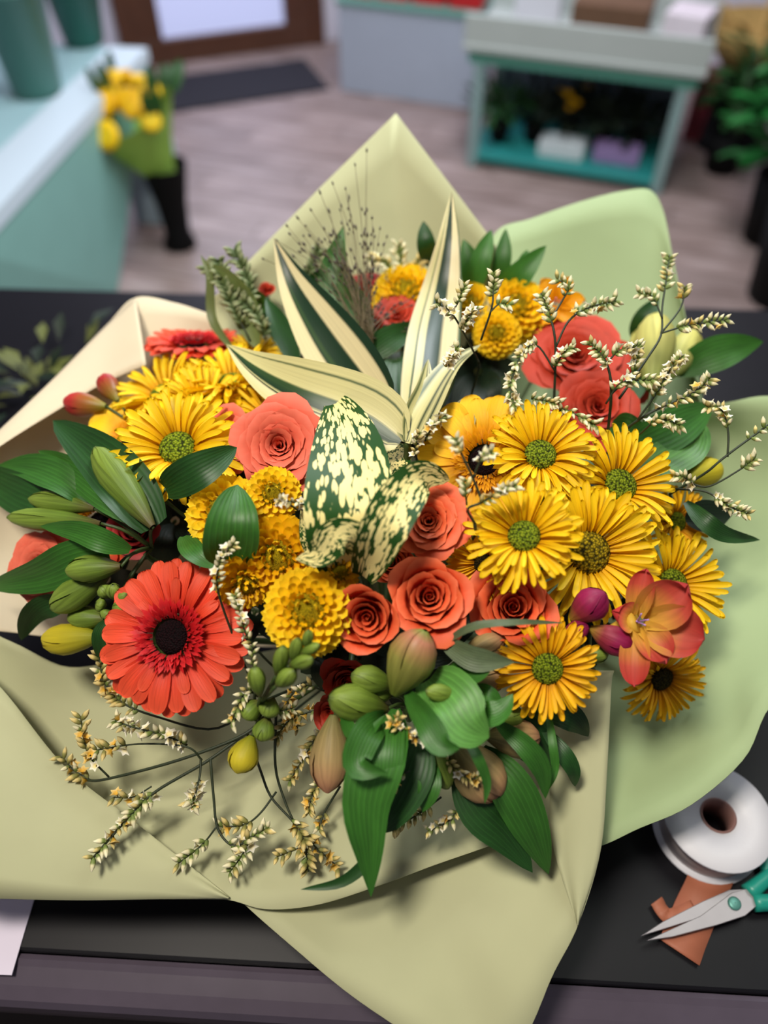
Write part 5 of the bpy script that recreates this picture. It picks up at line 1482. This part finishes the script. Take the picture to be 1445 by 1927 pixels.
# mint bench
b0, b1 = on_plane(878, 312, 0), on_plane(1240, 368, 0)
bd = (b1 - b0); bl = bd.length; bd.normalize(); byaw = math.atan2(bd.y, bd.x); bn = Vector((-bd.y, bd.x, 0))
bench = empty('display_bench', (b0 + b1) / 2 + bn * .22, 'mint painted display bench with open lower shelf of plants', 'shelf')
def bp_(x, y, z): q = b0 + bd * x + bn * y; return (q.x, q.y, z)
BD = .46
for x in (.02, bl - .02):
    for y in (.02, BD - .02): box('post', bp_(x, y, .23), (.045, .045, .46), M_BENCH, bench, byaw)
box('lower_shelf', bp_(bl / 2, BD / 2, .045), (bl, BD, .025), M_TEALF, bench, byaw)
box('front_rail', bp_(bl / 2, .01, .455), (bl + .06, .03, .05), M_MINT_D, bench, byaw)
box('back_rail', bp_(bl / 2, BD - .01, .455), (bl, .03, .05), M_MINT_D, bench, byaw)
box('bench_top', bp_(bl / 2, BD / 2, .492), (bl + .10, BD + .06, .024), M_PALE, bench, byaw)
box('fascia', bp_(bl / 2, -.012, .545), (bl + .10, .022, .13), M_PALE, bench, byaw)
box('back_fascia', bp_(bl / 2, BD + .02, .545), (bl + .10, .022, .13), M_PALE, bench, byaw)
box('back_board', bp_(bl / 2, BD + .005, .25), (bl, .012, .40), plain('back_board', (120, 130, 148), .7), bench, byaw)
for x, y, s, m, lab in ((.40, .13, (.20, .11, .065), plain('white_tub', (208, 214, 218), .6), 'white planter tub on the bench lower shelf'), (.64, .15, (.20, .11, .06), plain('lilac_tub', (150, 124, 172), .6), 'lilac planter tub on the bench lower shelf')):
    c = bp_(x, y, .0585 + s[2] / 2)
    tag(box('planter_tub', c, s, m, None, byaw), lab, 'planter', 'planter tubs on the bench')
rr = random.Random(31)
M_PD = leaf_mat('plant_dark', (32, 44, 30), rough=.6); M_PG = leaf_mat('plant_green', (36, 84, 34), rough=.6)
def bush(name, c, rad, hgt, nl, mat, label, group=None, pot=None, seed=0, ls=.06, dots=None):
    rq = random.Random(seed)
    r_ = empty(name, Vector(c), label, 'plant', group)
    T = Matrix.Translation(c)
    ph = pot[1] if pot else 0
    if pot: part('pot', lathe_mesh('pot', [(.001, .001), (pot[0] * .75, .001), (pot[0], ph), (pot[0] * .9, ph), (pot[0] * .7, .02), (.001, .02)], pot[2], 20), r_, T)
    ms = []
    for k in range(3): ms.append(blade('leaf', ls * (1 + .3 * k), ls * .45, mat, 6, 3, .5, .2, .02 * ls * 10, .2))
    for k in range(nl):
        a = rq.uniform(0, 6.28); e = rq.uniform(-.2, 1.4); q = rq.uniform(.1, 1)
        p = Vector(c) + Vector((math.cos(a) * rad * q * .8, math.sin(a) * rad * q * .8, ph + hgt * rq.uniform(.05, 1) * (1 - .5 * q)))
        part('leaf', ms[k % 3], r_, Matrix.Translation(p) @ Matrix.Rotation(a - PI / 2, 4, 'Z') @ Matrix.Rotation(e, 4, 'X'))
    part('trunk', tube_mesh('trunk', [Vector(c) + Vector((0, 0, .01)), Vector(c) + Vector((.005, 0, ph + hgt * .5)), Vector(c) + Vector((0, 0, ph + hgt * .8))], .006, M_TWIG, 6, 6), r_)
    if dots:
        for k in range(8):
            a = rq.uniform(0, 6.28)
            p = Vector(c) + Vector((math.cos(a) * rad * .6, math.sin(a) * rad * .6, ph + hgt * rq.uniform(.6, 1.0)))
            part('bloom', lathe_mesh('bloom', [(.001, -.01), (.016, -.004), (.02, .006), (.001, .012)], dots, 10), r_, Matrix.Translation(p))
for k, (x, y, lab, dots, mm) in enumerate(((.10, .17, 'leftmost dark potted plant on the bench lower shelf', None, M_PG), (.25, .22, 'dark potted plant left of the white tub on the bench shelf', None, M_PD), (.40, .27, 'dark potted plant with yellow blooms behind the white tub', M_POMPON2, M_PD), (.55, .26, 'dark potted plant between the white and lilac tubs', None, M_PD), (.70, .28, 'rightmost dark potted plant behind the lilac tub', None, M_PD))):
    bush('potted_plant', bp_(x, y, .0585), .12, .15, 56, mm, lab, 'potted plants on the bench', (.05, .08, M_BLK), k, .07, dots)
# things on the bench top
M_BRN = plain('basket_brown', (112, 80, 56), .8, var=.3, scale=60, bump=.5)
tag(box('brown_box', bp_(.50, .22, .505 + .075), (.30, .26, .15), M_BRN, None, byaw), 'brown box standing on the mint bench', 'box')
tag(box('white_card_box', bp_(.20, .22, .505 + .09), (.18, .20, .18), M_WHITE, None, byaw + .1), 'white box left of the brown one on the bench', 'box')
tag(box('white_packet', bp_(.80, .20, .505 + .07), (.16, .18, .14), plain('packet', (224, 214, 222), .6, var=.1, scale=30), None, byaw - .2), 'white packet at the right end of the bench top', 'packet')
# right side: buckets with foliage, straw
bush('foliage_bucket', on_plane(1440, 450, 0), .20, .58, 170, leaf_mat('plant_bright', (28, 110, 44), rough=.5), 'bright green foliage in a black bucket at the right edge of the floor', None, (.12, .26, M_BLK), 41, .13)
bush('foliage_bucket', on_plane(1318, 330, 0) + Vector((.10, .05, 0)), .12, .40, 50, M_PG, 'thin green foliage in a black bucket beside the mint bench', None, (.09, .16, M_BLK), 42, .10)
bush('foliage_bucket', on_plane(1465, 560, 0), .13, .25, 50, M_PD, 'dark foliage in a black bucket, nearest at the right edge', None, (.15, .34, M_BLK), 43, .08)
M_STRAW = plain('straw', (196, 160, 92), .8, var=.3, scale=40, bump=.6)
sx_ = on_plane(1420, 120, .35)
wb = empty('wicker_basket', Vector((sx_.x, sx_.y, 0)), 'straw coloured wicker basket on a dark stand at the upper right', 'basket')
part('stand', lathe_mesh('stand', [(.001, .001), (.16, .001), (.14, .03), (.13, .33), (.15, .35), (.001, .35)], M_BLK, 24), wb, Matrix.Translation((sx_.x, sx_.y, 0)))
part('wicker_bowl', lathe_mesh('wicker_bowl', [(.001, .351), (.15, .351), (.21, .42), (.24, .50), (.235, .51), (.20, .43), (.001, .37)], M_STRAW, 28), wb, Matrix.Translation((sx_.x, sx_.y, 0)))
for k in range(5):
    a = k * 1.25
    part('straw_wisp', tube_mesh('straw_wisp', [Vector((sx_.x + .08 * math.cos(a), sx_.y + .08 * math.sin(a), .38)), Vector((sx_.x + .14 * math.cos(a), sx_.y + .14 * math.sin(a), .50)), Vector((sx_.x + .24 * math.cos(a), sx_.y + .24 * math.sin(a), .56))], .02, M_STRAW, 8, 8, .006), wb)
rx = on_plane(1345, 130, .30)
tag(box('red_parcel', (rx.x, rx.y, .15), (.12, .12, .30), plain('parcel_red', (150, 50, 62), .6, var=.2), None, byaw), 'dull red parcel standing between the bench and the wicker basket', 'parcel')
